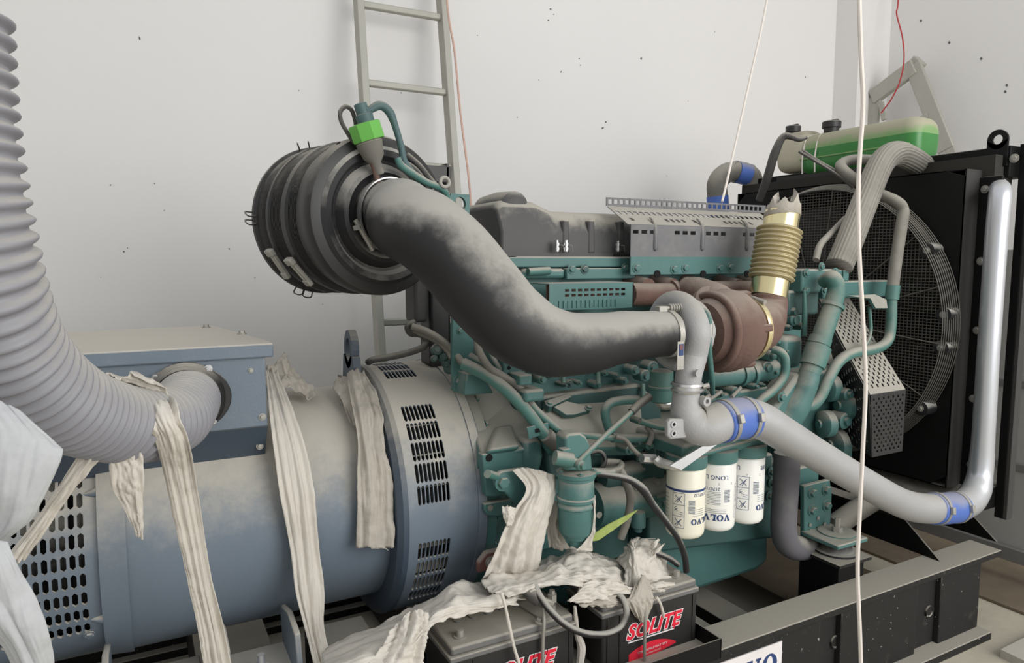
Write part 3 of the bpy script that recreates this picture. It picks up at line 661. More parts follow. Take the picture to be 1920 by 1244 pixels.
# ---- rails along the head
p0, p1 = at(985, 481, 1.80), at(1186, 496, 1.80)
B('head_rail', 'green', .96, p1.x, 1.80, 1.85, 1.372, 1.402, bev=.003)
B('head_rail', 'green', at(1063, 500, 1.785).x, p1.x, 1.785, 1.83, 1.335, 1.369, bev=.003)
rb = B('head_rail', 'green', 1.0, at(1063, 500, 1.79).x-.005, 1.79, 1.83, 1.338, 1.368, bev=.01)
for u, v in ((1072, 505), (1172, 503), (1096, 505)): bolt(hd, at(u, v, 1.785), (0, -1, 0), .010, .009, 'green' if u != 1096 else 'green_dark')
tubep('rail_pipe', [at(990, 510, 1.78), at(1030, 508, 1.78)], .012, 'green_pipe', en)
# ---- perforated heat shield (bent sheet)
XA, XB = 1.357, 2.03
hs = MB()
def strip(mb, x0, x1, pitch, w, rows, A, Bq, keep=lambda a, b: True, t=.0025):   # A,Bq: (y,z) at bottom / top; rows: list of (v0,v1) fractions
    n = int((x1-x0-.01)/pitch); st = [x0+.008+pitch*i for i in range(n)]
    us = [x0]
    for s0 in st: us += [s0, s0+w]
    us.append(x1); vv = [0.0]
    for a, b in rows: vv += [a, b]
    vv.append(1.0)
    def sol(i, j):
        if i % 2 == 0 or j % 2 == 0: return True
        return not keep((i-1)//2, (j-1)//2)
    nrm = V((0, -(Bq[1]-A[1]), (Bq[0]-A[0]))).normalized()
    mb.perf(us, vv, sol, lambda u, v, w_: V((u, A[0]+(Bq[0]-A[0])*v, A[1]+(Bq[1]-A[1])*v))-nrm*w_, t)
strip(hs, XA, XB, .0335, .022, [(.72, .84)], (1.745, 1.404), (1.745, 1.503), lambda a, b: a % 9 in (1, 2, 5, 6, 7, 8, 0) and not (a % 9 == 3) and a % 5 != 3)
hs2 = hs.build('heat_shield', 'shield_grey', en)
h3 = MB(); strip(h3, XA-.012, XB, .0235, .0135, [(.20, .36), (.56, .74)], (1.745, 1.504), (1.852, 1.565), lambda a, b: b == 1 or a % 11 in (1, 7, 8, 9, 10))
h3.build('shield_slope', 'shield_grey', hs2)
h4 = MB(); strip(h4, XA-.016, XB+.03, .0225, .0155, [(.28, .78)], (1.853, 1.566), (1.853, 1.594), t=.003)
h4.build('shield_edge', 'shield_grey', hs2)
MB().box(XA, XB, 1.743, 1.748, 1.348, 1.404).build('shield_skirt', 'green', hs2)
for u in (1229, 1317, 1401):
    p = at(u, 467, 1.743)
    MB().tube([p+V((0, .004, -.006)), p+V((0, .002, .004)), p+V((0, .003, .05)), p+V((0, .010, .085)), p+V((0, .03, .10))], [.003, .008, .0075, .006, .003], 10).build('pressed_rib', 'shield_grey', hs2)
for u, v in ((1194, 503), (1264, 505), (1285, 503), (1350, 503), (1370, 501)): bolt(hs2, at(u, v, 1.743), (0, -1, 0), .011, .009, 'green')
for u in (1232, 1318, 1400): MB().lathe([(0, .012), (.003, .012)], at(u, 514, 1.742), (0, -1, 0), 16).build('skirt_notch', 'hole_shade', hs2)
# ---- slotted green exhaust shield
ex0, ex1 = at(1030, 535, 1.64).x, at(1188, 533, 1.64).x; ez0, ez1 = at(1110, 580, 1.64).z, at(1110, 533, 1.64).z
es = MB(); strip(es, ex0, ex1, .0215, .0145, [(.52, .62), (.72, .82)], (1.64, ez0), (1.64, ez1), lambda a, b: a > 1)
eso = es.build('exhaust_shield', 'green', en)
MB().box(ex0, ex1, 1.64, 1.76, ez1, ez1+.003).build('shield_top', 'green', eso)
MB().box(ex1-.003, ex1, 1.64, 1.76, ez0, ez1).build('shield_end', 'green', eso)
MB().box(ex0, ex1, 1.655, 1.658, ez0, ez1).build('shield_backing', 'rust', eso)
for i in range(14): MB().box(ex0+.03+.0148*i, ex0+.0345+.0148*i, 1.637, 1.641, ez0+.006, ez0+.026).build('pressed_fin', 'green', eso)
# ---- exhaust manifold
mf = MB().tube([at(1180, 552, 1.735), at(1250, 552, 1.735), at(1330, 548, 1.735), at(1440, 546, 1.735)], .036, 18).build('exhaust_manifold', 'rust', en)
for u in (1215, 1262, 1322, 1385, 1425): MB().cyl(at(u, 540, 1.735), at(u, 536, 1.735)+V((0, .12, .01)), .03, n=16).build('exhaust_port', 'rust', mf)
for u in (1256, 1318): MB().cyl(at(u, 551, 1.735), at(u+9, 551, 1.735), .043, n=18).build('manifold_flange', 'rust', mf)
# ---- lifting bracket / plate at the rear of the head
bp = plate([(846, 402), (881, 402), (884, 470), (886, 600), (892, 640), (884, 672), (876, 690), (874, 735), (852, 735), (848, 700), (849, 560)], 1.80, .014).build('lifting_bracket', 'green', en, bev=.002)
mb = MB(); c = at(863, 383, 1.80); hw = at(881, 383, 1.80).x-c.x; hh = c.z-at(863, 402, 1.80).z
for i in range(24):
    o2 = []
    for t in (2*PI*i/24, 2*PI*(i+1)/24):
        k2 = min(hw/max(1e-6, abs(math.cos(t))), hh/max(1e-6, abs(math.sin(t)))); o2.append((c+V((k2*math.cos(t), 0, k2*math.sin(t))), c+V((.017*math.cos(t), 0, .020*math.sin(t)))))
    mb.prism([o2[0][0], o2[1][0], o2[1][1], o2[0][1]], (0, .014, 0))
mb.build('bracket_eye', 'green', bp, ang=20)
bolt(bp, at(862, 716, 1.80), (0, -1, 0), .014, .013, 'green'); bolt(bp, at(863, 620, 1.80), (0, -1, 0), .008, .008, 'green')
plate([(876, 700), (905, 702), (926, 738), (870, 742)], 1.74, .10).build('bell_boss', 'green', en, bev=.004)
# ---- rear/flywheel side castings
def PL(name, m, Y, t, pts, par=None, bev=.004): return plate(pts, Y, t).build(name, m, par or en, bev=bev)
a = PL('side_plate', 'green', 1.65, .03, [(904, 853), (980, 838), (985, 870), (982, 905), (958, 930), (912, 932)])
MB().lathe([(0, .010), (.002, .010)], at(917, 859, 1.649), (0, -1, 0), 14).build('hole', 'hole_shade', a)
PL('shelf_casting', 'green', 1.64, .14, [(984, 826), (1008, 820), (1018, 830), (1020, 856), (1010, 900), (984, 905)], bev=.012)
a = PL('mount_bracket', 'green', 1.58, .016, [(925, 893), (942, 884), (985, 878), (1012, 884), (1016, 905), (985, 935), (968, 948), (945, 922), (930, 915)])
bolt(a, at(943, 905, 1.58), (0, -1, 0), .016, .012, 'green')
MB().cyl(at(914, 889, 1.56), at(940, 897, 1.60), .011, n=14).build('stud', 'green_pipe', a)
a = PL('lug_plate', 'green', 1.66, .018, [(908, 945), (960, 936), (962, 960), (935, 970), (915, 968), (908, 958)])
MB().lathe([(0, .008), (.002, .008)], at(919, 953, 1.659), (0, -1, 0), 14).build('hole', 'zinc', a)
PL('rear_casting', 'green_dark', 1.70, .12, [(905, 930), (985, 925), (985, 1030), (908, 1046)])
PL('rear_casting', 'green', 1.72, .12, [(985, 905), (1120, 880), (1120, 1010), (985, 1040)])
MB().prism(T((868, 745, 1.90), (925, 738, 1.88), (985, 765, 1.82), (1012, 812, 1.68), (1000, 842, 1.64), (905, 856, 1.655)), (.0, .05, -.06)).build('knee_casting', 'green', en, bev=.008)
MB().prism(T((928, 800, 1.74), (962, 794, 1.74), (978, 838, 1.63), (915, 846, 1.63)), (0, .06, -.05)).build('knee_boss', 'green', en, bev=.012)
# ---- wiring harness pipes
HY = 1.64
tubep('harness_pipe', T((868, 682, 1.72), (905, 700, 1.68), (945, 728, HY), (985, 768, HY-.02), (1018, 812, HY-.03), (1040, 838, HY-.03), (1052, 848, HY-.02)), .017, 'green_pipe', en, 14)
tubep('harness_pipe', T((880, 668, 1.74), (915, 690, 1.70), (958, 716, 1.67), (985, 745, 1.65), (1010, 775, 1.63), (1045, 806, 1.62), (1060, 815, 1.62)), .0115, 'green_pipe', en, 12)
tubep('harness_pipe', T((893, 620, 1.74), (899, 660, 1.70), (925, 698, 1.66), (962, 718, 1.65), (985, 740, 1.64), (1000, 770, 1.64)), .0105, 'hose_grey', en, 12)
tubep('harness_pipe', T((908, 632, 1.75), (920, 665, 1.73), (935, 690, 1.70), (950, 712, 1.69)), .009, 'green_pipe', en, 12)
tubep('harness_end', T((1024, 816, 1.60), (1048, 838, 1.60)), .021, 'hose_grey', en, 14)
a = PL('pipe_clip', 'green', 1.60, .004, [(988, 802), (1028, 793), (1030, 812), (992, 824)], bev=.001)
MB().bar(at(1004, 809, 1.598), at(1020, 804, 1.598), .003, .011).build('slot', 'hole_shade', a)
# ---- clutter under the intake hose
def SB(name, m, u0, v0, u1, v1, Y, t, bev=.004): return slab(u0, v0, u1, v1, Y, t).build(name, m, en, bev=bev)
a = SB('control_box', 'green', 944, 672, 986, 700, 1.68, .10); MB().lathe([(0, .006), (.003, .006)], at(954, 690, 1.68), (0, -1, 0), 4).build('socket', 'hole_shade', a)
SB('control_box', 'green', 995, 668, 1010, 690, 1.70, .08)
SB('control_box', 'green', 975, 704, 998, 722, 1.62, .12)
SB('ledge_casting', 'green', 985, 733, 1022, 752, 1.60, .13, .008)
SB('ledge_casting', 'green', 990, 690, 1180, 742, 1.74, .10, .01)
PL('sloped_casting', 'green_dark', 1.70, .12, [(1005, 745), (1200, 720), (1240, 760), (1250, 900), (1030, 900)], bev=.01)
q = [at(1000, 790, 1.66), at(1040, 842, 1.60), at(1210, 842, 1.62), at(1200, 735, 1.72), at(1040, 738, 1.73)]
MB().prism(q, (0, .03, -.03)).build('timing_casting', 'green', en, bev=.006)
MB().prism([at(1038, 763, 1.66), at(1062, 752, 1.68), at(1105, 762, 1.67), at(1108, 770, 1.66), at(1078, 778, 1.645), at(1062, 779, 1.645)], (0, .01, -.012)).build('diamond_cover', 'green_dark', en, bev=.002)
bolt(en, at(1104, 767, 1.66), (0, -.4, .9), .008, .01, 'green'); bolt(en, at(1030, 759, 1.66), (0, -.4, .9), .008, .01, 'green')
MB().prism([at(1020, 752, 1.68), at(1065, 738, 1.70), at(1072, 744, 1.68), at(1030, 764, 1.66)], (0, .01, -.02)).build('clamp_bar', 'green_dark', en, bev=.002)
for u, v, r in ((1016, 712, .014), (1030, 700, .016), (1058, 722, .008), (1068, 720, .012), (1085, 718, .008), (1120, 722, .012), (1133, 700, .01), (1170, 715, .012), (1190, 695, .016), (1210, 705, .020), (1224, 690, .022), (1155, 705, .010)):
    p = at(u, v, 1.70); MB().lathe([(-.04, r), (0, r), (.004, r*.8), (.004, r*.55), (.014, r*.55)], p, (0, -1, 0), 14).build('fitting', random.choice(['green', 'green_dark', 'green_pipe']), en)
for u, v0, v1 in ((1056, 690, 718), (1121, 690, 720), (1205, 720, 752)): tubep('stub_pipe', T((u, v0, 1.69), (u+1, v1, 1.68)), .0075, 'green_pipe', en, 10)
tubep('loop_pipe', T((1196, 750, 1.60), (1170, 751, 1.60), (1146, 756, 1.60), (1135, 770, 1.60), (1138, 792, 1.60), (1146, 815, 1.60)), .0135, 'green_pipe', en, 14)
tubep('cross_pipe', T((1050, 812, 1.58), (1100, 817, 1.57), (1150, 822, 1.56)), .009, 'green_pipe', en)
tubep('cross_pipe', T((1148, 822, 1.57), (1185, 822, 1.57), (1222, 820, 1.57)), .0135, 'green_pipe', en, 14)
tubep('branch_hose', T((1155, 819, 1.54), (1172, 825, 1.53), (1186, 842, 1.51), (1203, 858, 1.49)), .0065, 'hose_grey', en)
tubep('small_hose', T((1200, 790, 1.55), (1230, 800, 1.54), (1262, 805, 1.54)), .009, 'green_pipe', en)
tubep('small_hose', T((1212, 800, 1.56), (1222, 815, 1.55), (1216, 835, 1.55)), .008, 'hose_grey', en)
for u, v, r in ((1218, 835, .014), (1235, 845, .016), (1255, 850, .012), (1180, 845, .014), (1262, 838, .013), (1205, 792, .010), (1195, 830, .011), (1240, 828, .012)):
    p = at(u, v, 1.57); MB().lathe([(-.05, r), (0, r), (.003, r*.8), (.003, r*.5), (.012, r*.5)], p, (0, -1, 0), 12).build('fitting', random.choice(['green', 'green_dark', 'green_pipe']), en)
SB('valve_block', 'green', 1245, 800, 1275, 850, 1.60, .10); SB('valve_block', 'green_dark', 1195, 850, 1245, 905, 1.64, .10)
cr = tubep('crimp_sleeve', T((1203, 860, 1.475), (1228, 862, 1.475)), .0135, 'chrome', en, 6)
tubep('foil_sleeve', T((1229, 860, 1.46), (1238, 868, 1.45), (1258, 874, 1.42), (1278, 881, 1.405)), [.012, .014, .013, .004], 'tin', en, 8)
MB().prism(T((1256, 874, 1.405), (1278, 882, 1.40), (1345, 834, 1.395), (1316, 838, 1.40)), (0, .005, 0)).build('foil_strip', 'chrome', en)
# dipstick handle with dark grip
tubep('dipstick', T((1083, 868, 1.47), (1130, 822, 1.48), (1186, 771, 1.49)), .0075, 'green_pipe', en, 10)
tubep('dipstick_grip', T((1184, 773, 1.49), (1200, 757, 1.495), (1218, 744, 1.50)), .0115, 'hose_dark', en, 12)
# breather below the compressor
c = at(1240, 722, 1.55)
MB().lathe([(-.05, .028), (-.045, .036), (-.012, .036), (-.01, .039), (-.004, .039), (-.002, .035), (.04, .033), (.045, .02)], c, (0, 0, 1), 24).build('breather', 'green_pipe', en)
MB().tube([at(1238, 750, 1.55), at(1246, 758, 1.54), at(1262, 757, 1.53)], [.02, .018, .015], 14).build('breather_foot', 'tin', en)
# ---- right half of the block side
SB('block_panel', 'green', 1320, 585, 1500, 735, 1.76, .06, .012)
op = tubep('oil_gallery', [at(1315, 706, 1.66), at(1360, 704, 1.66), at(1450, 693, 1.66)], .036, 'green', en, 18)
for u in (1383, 1402): MB().cyl(at(u, 702, 1.66), at(u+6, 701, 1.66), .043, n=18).build('gallery_ring', 'green', op)
for u, v, r in ((1322, 738, .014), (1350, 740, .012), (1378, 735, .017), (1415, 725, .011), (1428, 722, .009), (1438, 690, .022), (1446, 668, .02), (1455, 640, .014), (1472, 660, .012), (1452, 698, .012), (1300, 735, .018)):
    p = at(u, v, 1.63); MB().lathe([(-.08, r), (0, r), (.004, r*.85), (.004, r*.6), (.014, r*.6), (.016, r*.45)], p, (0, -1, 0), 14).build('fitting', 'green', en)
for (u, v), (u2, v2) in (((1330, 750), (1352, 735)), ((1372, 745), (1388, 728)), ((1322, 748), (1335, 738))):
    tubep('bolt_stud', T((u, v, 1.56), (u2, v2, 1.60)), .006, 'zinc', en, 8)
PL('block_ledge', 'green', 1.64, .18, [(1320, 745), (1470, 720), (1478, 752), (1335, 780)], bev=.008)
tubep('return_pipe', T((1448, 655, 1.60), (1462, 660, 1.58), (1472, 675, 1.57), (1470, 705, 1.57), (1452, 730, 1.57), (1430, 748, 1.57), (1416, 762, 1.57)), .0145, 'green_pipe', en, 14)
SB('fuel_pump', 'green', 1470, 632, 1506, 690, 1.62, .10, .02)
SB('block_shoulder', 'green_dark', 1400, 545, 1500, 600, 1.79, .08, .012)
for u, v, r in ((1490, 600, .022), (1478, 615, .012), (1500, 612, .014), (1488, 585, .016)):
    p = at(u, v, 1.66); MB().lathe([(-.1, r), (0, r), (.006, r*.7), (.012, r*.7)], p, (0, -1, 0), 14).build('fitting', random.choice(['green_dark', 'green']), en)
# thermostat housing
th = SB('thermostat_housing', 'green_dark', 1478, 545, 1535, 590, 1.66, .16, .01)
slab(1505, 505, 1572, 548, 1.63, .14).build('thermostat_cap', 'green', th, bev=.008)
for u, v in ((1512, 512), (1540, 500), (1566, 510), (1545, 545), (1512, 545)): bolt(th, at(u, v, 1.628), (0, -1, 0), .010, .009, 'green')
slab(1555, 505, 1592, 528, 1.66, .05).build('sensor_block', 'green', th, bev=.004)
for i in range(3): slab(1558+12*i, 507, 1566+12*i, 527, 1.645, .02).build('sensor_rib', 'green', th, bev=.002)
slab(1545, 528, 1675, 556, 1.70, .06).build('bracket_arm', 'green', th, bev=.006)
MB().prism(T((1590, 555, 1.60), (1640, 552, 1.62), (1662, 562, 1.60), (1664, 578, 1.58), (1642, 578, 1.58), (1632, 560, 1.60)), (0, .01, -.004)).build('bracket_tab', 'green_pipe', th)
tubep('tap_stem', T((1508, 545, 1.62), (1509, 590, 1.62), (1508, 630, 1.62)), [.006, .009, .008], 'green_pipe', en, 10)
# inclined coolant pipe
cp_ = tubep('coolant_pipe', T((1545, 528, 1.60), (1560, 522, 1.56), (1568, 540, 1.55), (1562, 572, 1.55), (1545, 620, 1.55), (1530, 668, 1.55), (1518, 700, 1.55)), [.024, .027, .028, .03, .032, .033, .033], 'green_pipe', en, 20)
for u, v, r, l in ((1562, 574, .037, .006), (1537, 640, .0365, .012), (1535, 648, .0345, .006), (1529, 668, .041, .035)):
    d = (at(1518, 700, 1.55)-at(1562, 572, 1.55)).normalized(); MB().cyl(at(u, v, 1.55)-d*l, at(u, v, 1.55)+d*l, r, n=22).build('pipe_collar', 'green_pipe', cp_)
tubep('pump_neck', T((1520, 694, 1.55), (1508, 730, 1.555), (1486, 768, 1.575), (1462, 796, 1.60)), [.033, .038, .050, .058], 'green', en, 22)
PL('water_pump', 'green', 1.56, .10, [(1500, 700), (1535, 704), (1525, 735), (1505, 765), (1512, 782), (1470, 800), (1440, 800), (1452, 770), (1470, 742)], bev=.014)
for u, v in ((1465, 745), (1455, 790), (1505, 770)): bolt(en, at(u, v, 1.555), (0, -1, 0), .012, .012, 'green')
for u, v, r, X in ((1540, 795, .048, 2.16), (1548, 728, .05, 2.2), (1575, 760, .055, 2.24), (1560, 835, .06, 2.22)):
    p = atx(u, v, X); MB().lathe([(0, r*.3), (.006, r*.35), (.012, r*.8), (.02, r), (.05, r), (.052, r*.9)], p+V((-.02, 0, 0)), (1, -.25, 0), 26).build('pulley', 'green' if r < .06 else 'green_dark', en)
for u, v, r in ((1525, 745, .03), (1590, 740, .022), (1585, 790, .03)):
    p = at(u, v, 1.60); MB().lathe([(-.05, r), (0, r), (.004, r*.8), (.004, r*.5), (.016, r*.5)], p, (0, -1, 0), 18).build('boss', 'green', en)
SB('front_casting', 'green_dark', 1490, 700, 1600, 870, 1.68, .25, .015)
# belt guard: perforated sheets
def quad(A, Bq, Cq, D):
    return lambda u, v, w: (A*(1-u)*(1-v)+Bq*u*(1-v)+Cq*u*v+D*(1-u)*v)-((Bq-A).cross(D-A)).normalized()*w
def pgrid(nu, nv, fu, fv, mar=.05):
    us = [0.0]; p = (1-2*mar)/nu
    for i in range(nu): us += [mar+p*i+p*(1-fu)/2, mar+p*i+p*(1+fu)/2]
    us.append(1.0); vs_ = [0.0]; p = (1-2*mar)/nv
    for i in range(nv): vs_ += [mar+p*i+p*(1-fv)/2, mar+p*i+p*(1+fv)/2]
    vs_.append(1.0); return us, vs_
bgd = thing('belt_guard', 'perforated metal belt guard between engine and fan', 'guard', at(1660, 850, 1.5))
def guard(name, m, q, nu, nv, fu, fv, keep=lambda a, b: True):
    us, vv = pgrid(nu, nv, fu, fv)
    return MB().perf(us, vv, lambda i, j: not (i % 2 == 1 and j % 2 == 1 and keep(i//2, j//2)), quad(*q), .002).build(name, m, bgd)
TL, TR, BR, BL = at(1535, 560, 1.82), at(1592, 560, 1.80), at(1697, 731, 1.5), at(1631, 741, 1.5)
guard('top_sheet', 'shield_grey', (TL, TR, BR, BL), 12, 24, .56, .85, lambda a, b: (a+b) % 2 == 0 and not 12 <= b <= 14)
guard('front_sheet', 'black', (BL+V((0, -.001, 0)), BR+V((0, -.001, 0)), at(1691, 846, 1.5), at(1635, 858, 1.5)), 13, 14, .62, .66, lambda a, b: (a+b) % 2 == 0)
guard('side_sheet', 'black', (TL+V((-.002, 0, -.01)), BL+V((-.002, 0, 0)), at(1635, 858, 1.5), at(1545, 800, 1.78)), 18, 14, .5, .6, lambda a, b: (a+b) % 2 == 0)
guard('rear_strip', 'shield_grey', (at(1540, 640, 1.66), at(1556, 652, 1.62), at(1566, 690, 1.56), at(1546, 680, 1.6)), 1, 1, .01, .01)
tubep('guard_stay', T((1630, 575, 1.62), (1633, 620, 1.61), (1625, 645, 1.60), (1612, 660, 1.60)), .006, 'green_pipe', bgd, 8)
# ---- starter motor
st = at(1110, 950, 1.66)
sm = MB().lathe([(0, .04), (.0, .062), (.02, .066), (.22, .066), (.225, .058), (.30, .058), (.305, .05), (.33, .035)], st, (1, 0, 0), 30).build('starter_motor', 'green', en)
MB().lathe([(0, .03), (.01, .036), (.13, .036), (.135, .02), (.15, .02)], st+V((.03, -.005, .085)), (1, 0, 0), 24).build('solenoid', 'green_dark', sm)
for u, v in ((1172, 905), (1190, 915), (1230, 905)): bolt(sm, at(u, v, 1.62), (0, -1, 0), .008, .014, 'zinc')
MB().lathe([(0, .010), (.002, .010)], at(1123, 966, 1.60), (0, -1, 0), 12).build('terminal', 'zinc', sm)
for u, v in ((1228, 935), (1240, 945)): MB().cyl(at(u, v, 1.60), at(u+30, v-6, 1.60), .012, n=14).build('fitting', 'green_pipe', en)
MB().lathe([(0, .02), (.02, .022), (.045, .022), (.05, .012), (.06, .012)], at(1197, 960, 1.58), (0, 0, -1), 16).build('drain_plug', 'green', en)
tubep('coil_wire', T((1108, 850, 1.56), (1125, 848, 1.55), (1135, 862, 1.54), (1128, 880, 1.54)), .006, 'black', en, 8)
tubep('rubber_hose', T((1112, 884, 1.52), (1150, 884, 1.52), (1164, 876, 1.53), (1160, 868, 1.55), (1130, 866, 1.56)), .0095, 'hose_grey', en, 12)
tubep('rubber_hose', T((1158, 875, 1.53), (1172, 900, 1.52), (1182, 935, 1.52), (1176, 975, 1.53), (1164, 1010, 1.54)), .0115, 'hose_grey', en, 12)
# ---- oil filter console
cons = MB()
fc = [V((at(1285, 940, 1.475).x+.1185*i, 1.475, 0)) for i in range(3)]
ztop = at(1285, 873, 1.475).z
con = MB().box(fc[0].x-.045, fc[2].x+.05, 1.435, 1.80, ztop+.028, ztop+.075).build('filter_console', 'green', en, bev=.012)
for c in fc: MB().lathe([(0, .0565), (.004, .0585), (.034, .0585), (.036, .05)], V((c.x, c.y, ztop)), (0, 0, 1), 30).build('console_cap', 'green', con)
MB().prism([(fc[0].x-.02, 1.43, ztop+.03), (fc[2].x+.06, 1.43, ztop+.05), (fc[2].x+.06, 1.47, ztop+.07), (fc[0].x-.02, 1.47, ztop+.05)], (0, .0, .012)).build('console_web', 'green', con, bev=.004)
PL('oil_cooler', 'green_dark', 1.66, .14, [(1215, 880), (1450, 850), (1452, 1010), (1215, 1040)], bev=.01)
for u, v in ((1446, 885), (1447, 905), (1443, 930), (1238, 950), (1236, 925)): bolt(en, at(u, v, 1.655), (0, -1, 0), .012, .014, 'green')
# ---- lower coolant pipe and front foot bracket
tubep('lower_coolant_pipe', T((1476, 850, 1.56), (1474, 900, 1.56), (1470, 960, 1.56), (1470, 1000, 1.56), (1480, 1022, 1.57), (1505, 1028, 1.60), (1560, 1018, 1.68)), [.042, .042, .042, .042, .042, .042, .040], 'hose_blue', en, 22, label='dull dark rubber coolant pipe')
fb = plate([(1508, 912), (1556, 900), (1560, 930), (1556, 1000), (1508, 1012)], 1.59, .018).build('foot_bracket', 'green', en, bev=.003)
MB().prism([(mp.x-.10, 1.45, .436), (mp.x+.055, 1.45, .436), (mp.x+.055, 1.60, .436), (mp.x-.10, 1.60, .436)], (0, 0, .016)).build('foot_flange', 'green', fb, bev=.004)
for u, v in ((1522, 924), (1548, 918), (1522, 957), (1549, 948)): bolt(fb, at(u, v, 1.59), (0, -1, 0), .014, .016, 'green')
for u, v in ((1534, 972), (1519, 985), (1546, 983), (1519, 996)): MB().lathe([(0, .007), (.002, .007)], at(u, v, 1.588), (0, -1, 0), 12).build('hole', 'zinc', fb)
MB().lathe([(.452, .062), (.456, .062), (.458, .05), (.456, .03)], (mp.x, 1.53, 0), (0, 0, 1), 32).build('cup_washer', 'green_pipe', fb)
MB().lathe([(.456, .018), (.472, .018), (.472, .010), (.505, .010)], (mp.x, 1.53, 0), (0, 0, 1), 6).build('foot_bolt', 'zinc', fb)
SB('front_cover_casting', 'green', 1485, 880, 1535, 925, 1.63, .15, .008)
tubep('diagonal_pipe', T((1560, 990, 1.62), (1610, 955, 1.64), (1660, 925, 1.66)), .04, 'hose_grey', en, 18)
# ================================================================ air filter
AX = V((.24, -.97, 0)).normalized(); AF = V((.567, 1.745, 1.505))
af = thing('air_filter', 'round black air filter canister hanging over the alternator', 'air filter', AF-AX*.16-V((0, 0, .21)))
can = MB().lathe([(-.335, .0), (-.335, .198), (-.330, .208), (-.318, .208), (-.314, .200), (-.25, .199), (-.247, .2045), (-.235, .2045), (-.232, .199), (-.165, .199), (-.160, .2035), (-.135, .2035), (-.13, .197), (-.06, .197), (-.052, .203), (-.012, .203), (-.004, .198), (.0, .185), (.002, .172)], AF, AX, 80, caps=False).build('canister', 'black', af)
MB().lathe([(.002, .175), (.010, .165), (.008, .15), (-.006, .14), (-.008, .132), (.004, .122), (.012, .118), (.016, .108), (.010, .100), (.010, .09)], AF, AX, 80, caps=False).build('end_cover', 'rubber', af)
MB().lathe([(.0, .09), (.03, .088), (.032, .082)], AF, AX, 60, caps=False).build('outlet_collar', 'black', af)
# fine pressed lines on the canister bands
for a0, n in ((-.312, 8), (-.228, 8), (-.128, 6)):
    for i in range(n): MB().torus(AF+AX*(a0+.0078*i), AX, .1995 if a0 < -.2 else .1975, .0012, 72, 5).build('pressed_line', 'black', af)
e1 = V((0, 0, 1)); e2 = AX.cross(e1)
def afp(a, th, r): return AF+AX*a+(e1*math.cos(th)+e2*math.sin(th))*r
def rad(th): return e1*math.cos(th)+e2*math.sin(th)
s_ = -1 if afp(0, 1, 1).x > AF.x else 1     # which angle sign goes to the picture's left
for th in (.18, .33, 1.52, 1.62, 2.75, 2.88):
    t = s_*th; MB().tube([afp(-.335, t-.03, .205), afp(-.338, t-.03, .222), afp(-.325, t, .226), afp(-.312, t+.03, .222), afp(-.312, t+.03, .204)], .002, 6).build('spring_clip', 'black', af)
for a0, th in ((-.24, 2.18), (-.15, 2.30)):
    t = s_*th; d = rad(t); tg = AX.cross(d)
    lt = MB().obox(afp(a0, t, .214), AX*.012, tg*.045, d*.006).build('latch', 'zinc', af, bev=.003)
    MB().obox(afp(a0, t-.17*s_, .219), AX*.017, tg*.010, d*.008).build('latch_block', 'zinc', lt, bev=.003)
    MB().obox(afp(a0, t+.16*s_, .219), AX*.014, tg*.010, d*.007).build('latch_block', 'zinc', lt, bev=.003)
    MB().cyl(afp(a0, t-.2*s_, .224), afp(a0, t+.2*s_, .224), .003, n=8).build('latch_screw', 'zinc', lt)
p = afp(-.03, s_*.55, .203); MB().lathe([(0, .006), (.002, .006)], p, rad(s_*.55), 12).build('drain_hole', 'hole_shade', af)
# hose clamp on the outlet
MB().lathe([(.030, .0905), (.030, .094), (.046, .094), (.046, .0905)], AF, AX, 60, caps=False).build('clamp_band', 'chrome', af)
t = s_*2.15; cb = MB().cyl(afp(.038, t-.42*s_*-1, .104), afp(.038, t-.42*s_, .104), .006, n=10).build('clamp_bolt', 'zinc', af)
MB().cyl(afp(.038, t-.3*s_, .104), afp(.038, t-.2*s_, .104), .010, n=6).build('clamp_nut', 'zinc', cb)
# green restriction indicator with plug, cables
q0 = at(708, 325, 1.70); q1 = at(698, 285, 1.70); q2 = at(689, 258, 1.70)
ax = (q2-q1).normalized()
ind = MB().lathe([(-.06, .010), (-.058, .012), (-.03, .014), (-.015, .026), (.01, .031), (.02, .033), (.024, .030)], at(697, 283, 1.70), ax, 20).build('indicator_body', 'hose_grey', af)
MB().lathe([(0, .033), (.0, .040), (.006, .041), (.04, .041), (.042, .036), (.042, .02)], at(693, 264, 1.70), ax, 8).build('indicator_ring', 'lime', af, label='lime green ring of the indicator')
pl = MB().lathe([(0, .021), (.024, .022), (.026, .017), (.05, .016), (.052, .012)], at(688, 234, 1.70), ax, 14).build('plug', 'teal', af)
MB().obox(at(684, 216, 1.70), RT*.014, ax*.014, FW*.012).build('plug_head', 'teal', af, bev=.002)
tubep('indicator_pipe', T((700, 300, 1.70), (705, 325, 1.70), (709, 345, 1.70)), [.012, .008, .007], 'rust', af, 10)
tubep('cable', T((690, 208, 1.70), (712, 198, 1.70), (730, 210, 1.70), (742, 240, 1.70), (752, 275, 1.70), (757, 300, 1.70), (768, 318, 1.70), (790, 342, 1.69)), [.009, .011, .011, .0085, .0085, .009, .009, .008], 'teal', af, 12)
tubep('cable', T((745, 296, 1.69), (752, 310, 1.69), (772, 325, 1.69), (800, 342, 1.68), (830, 355, 1.68), (842, 375, 1.69)), [.0085, .0095, .010, .009, .009, .007], 'green_pipe', af, 12)
tubep('cable', T((762, 290, 1.74), (785, 310, 1.74), (805, 335, 1.74), (820, 352, 1.73)), .008, 'hose_dark', af, 12)
tubep('cable', T((758, 304, 1.72), (778, 318, 1.72), (795, 338, 1.72), (812, 350, 1.72)), .0075, 'hose_dark', af, 12)
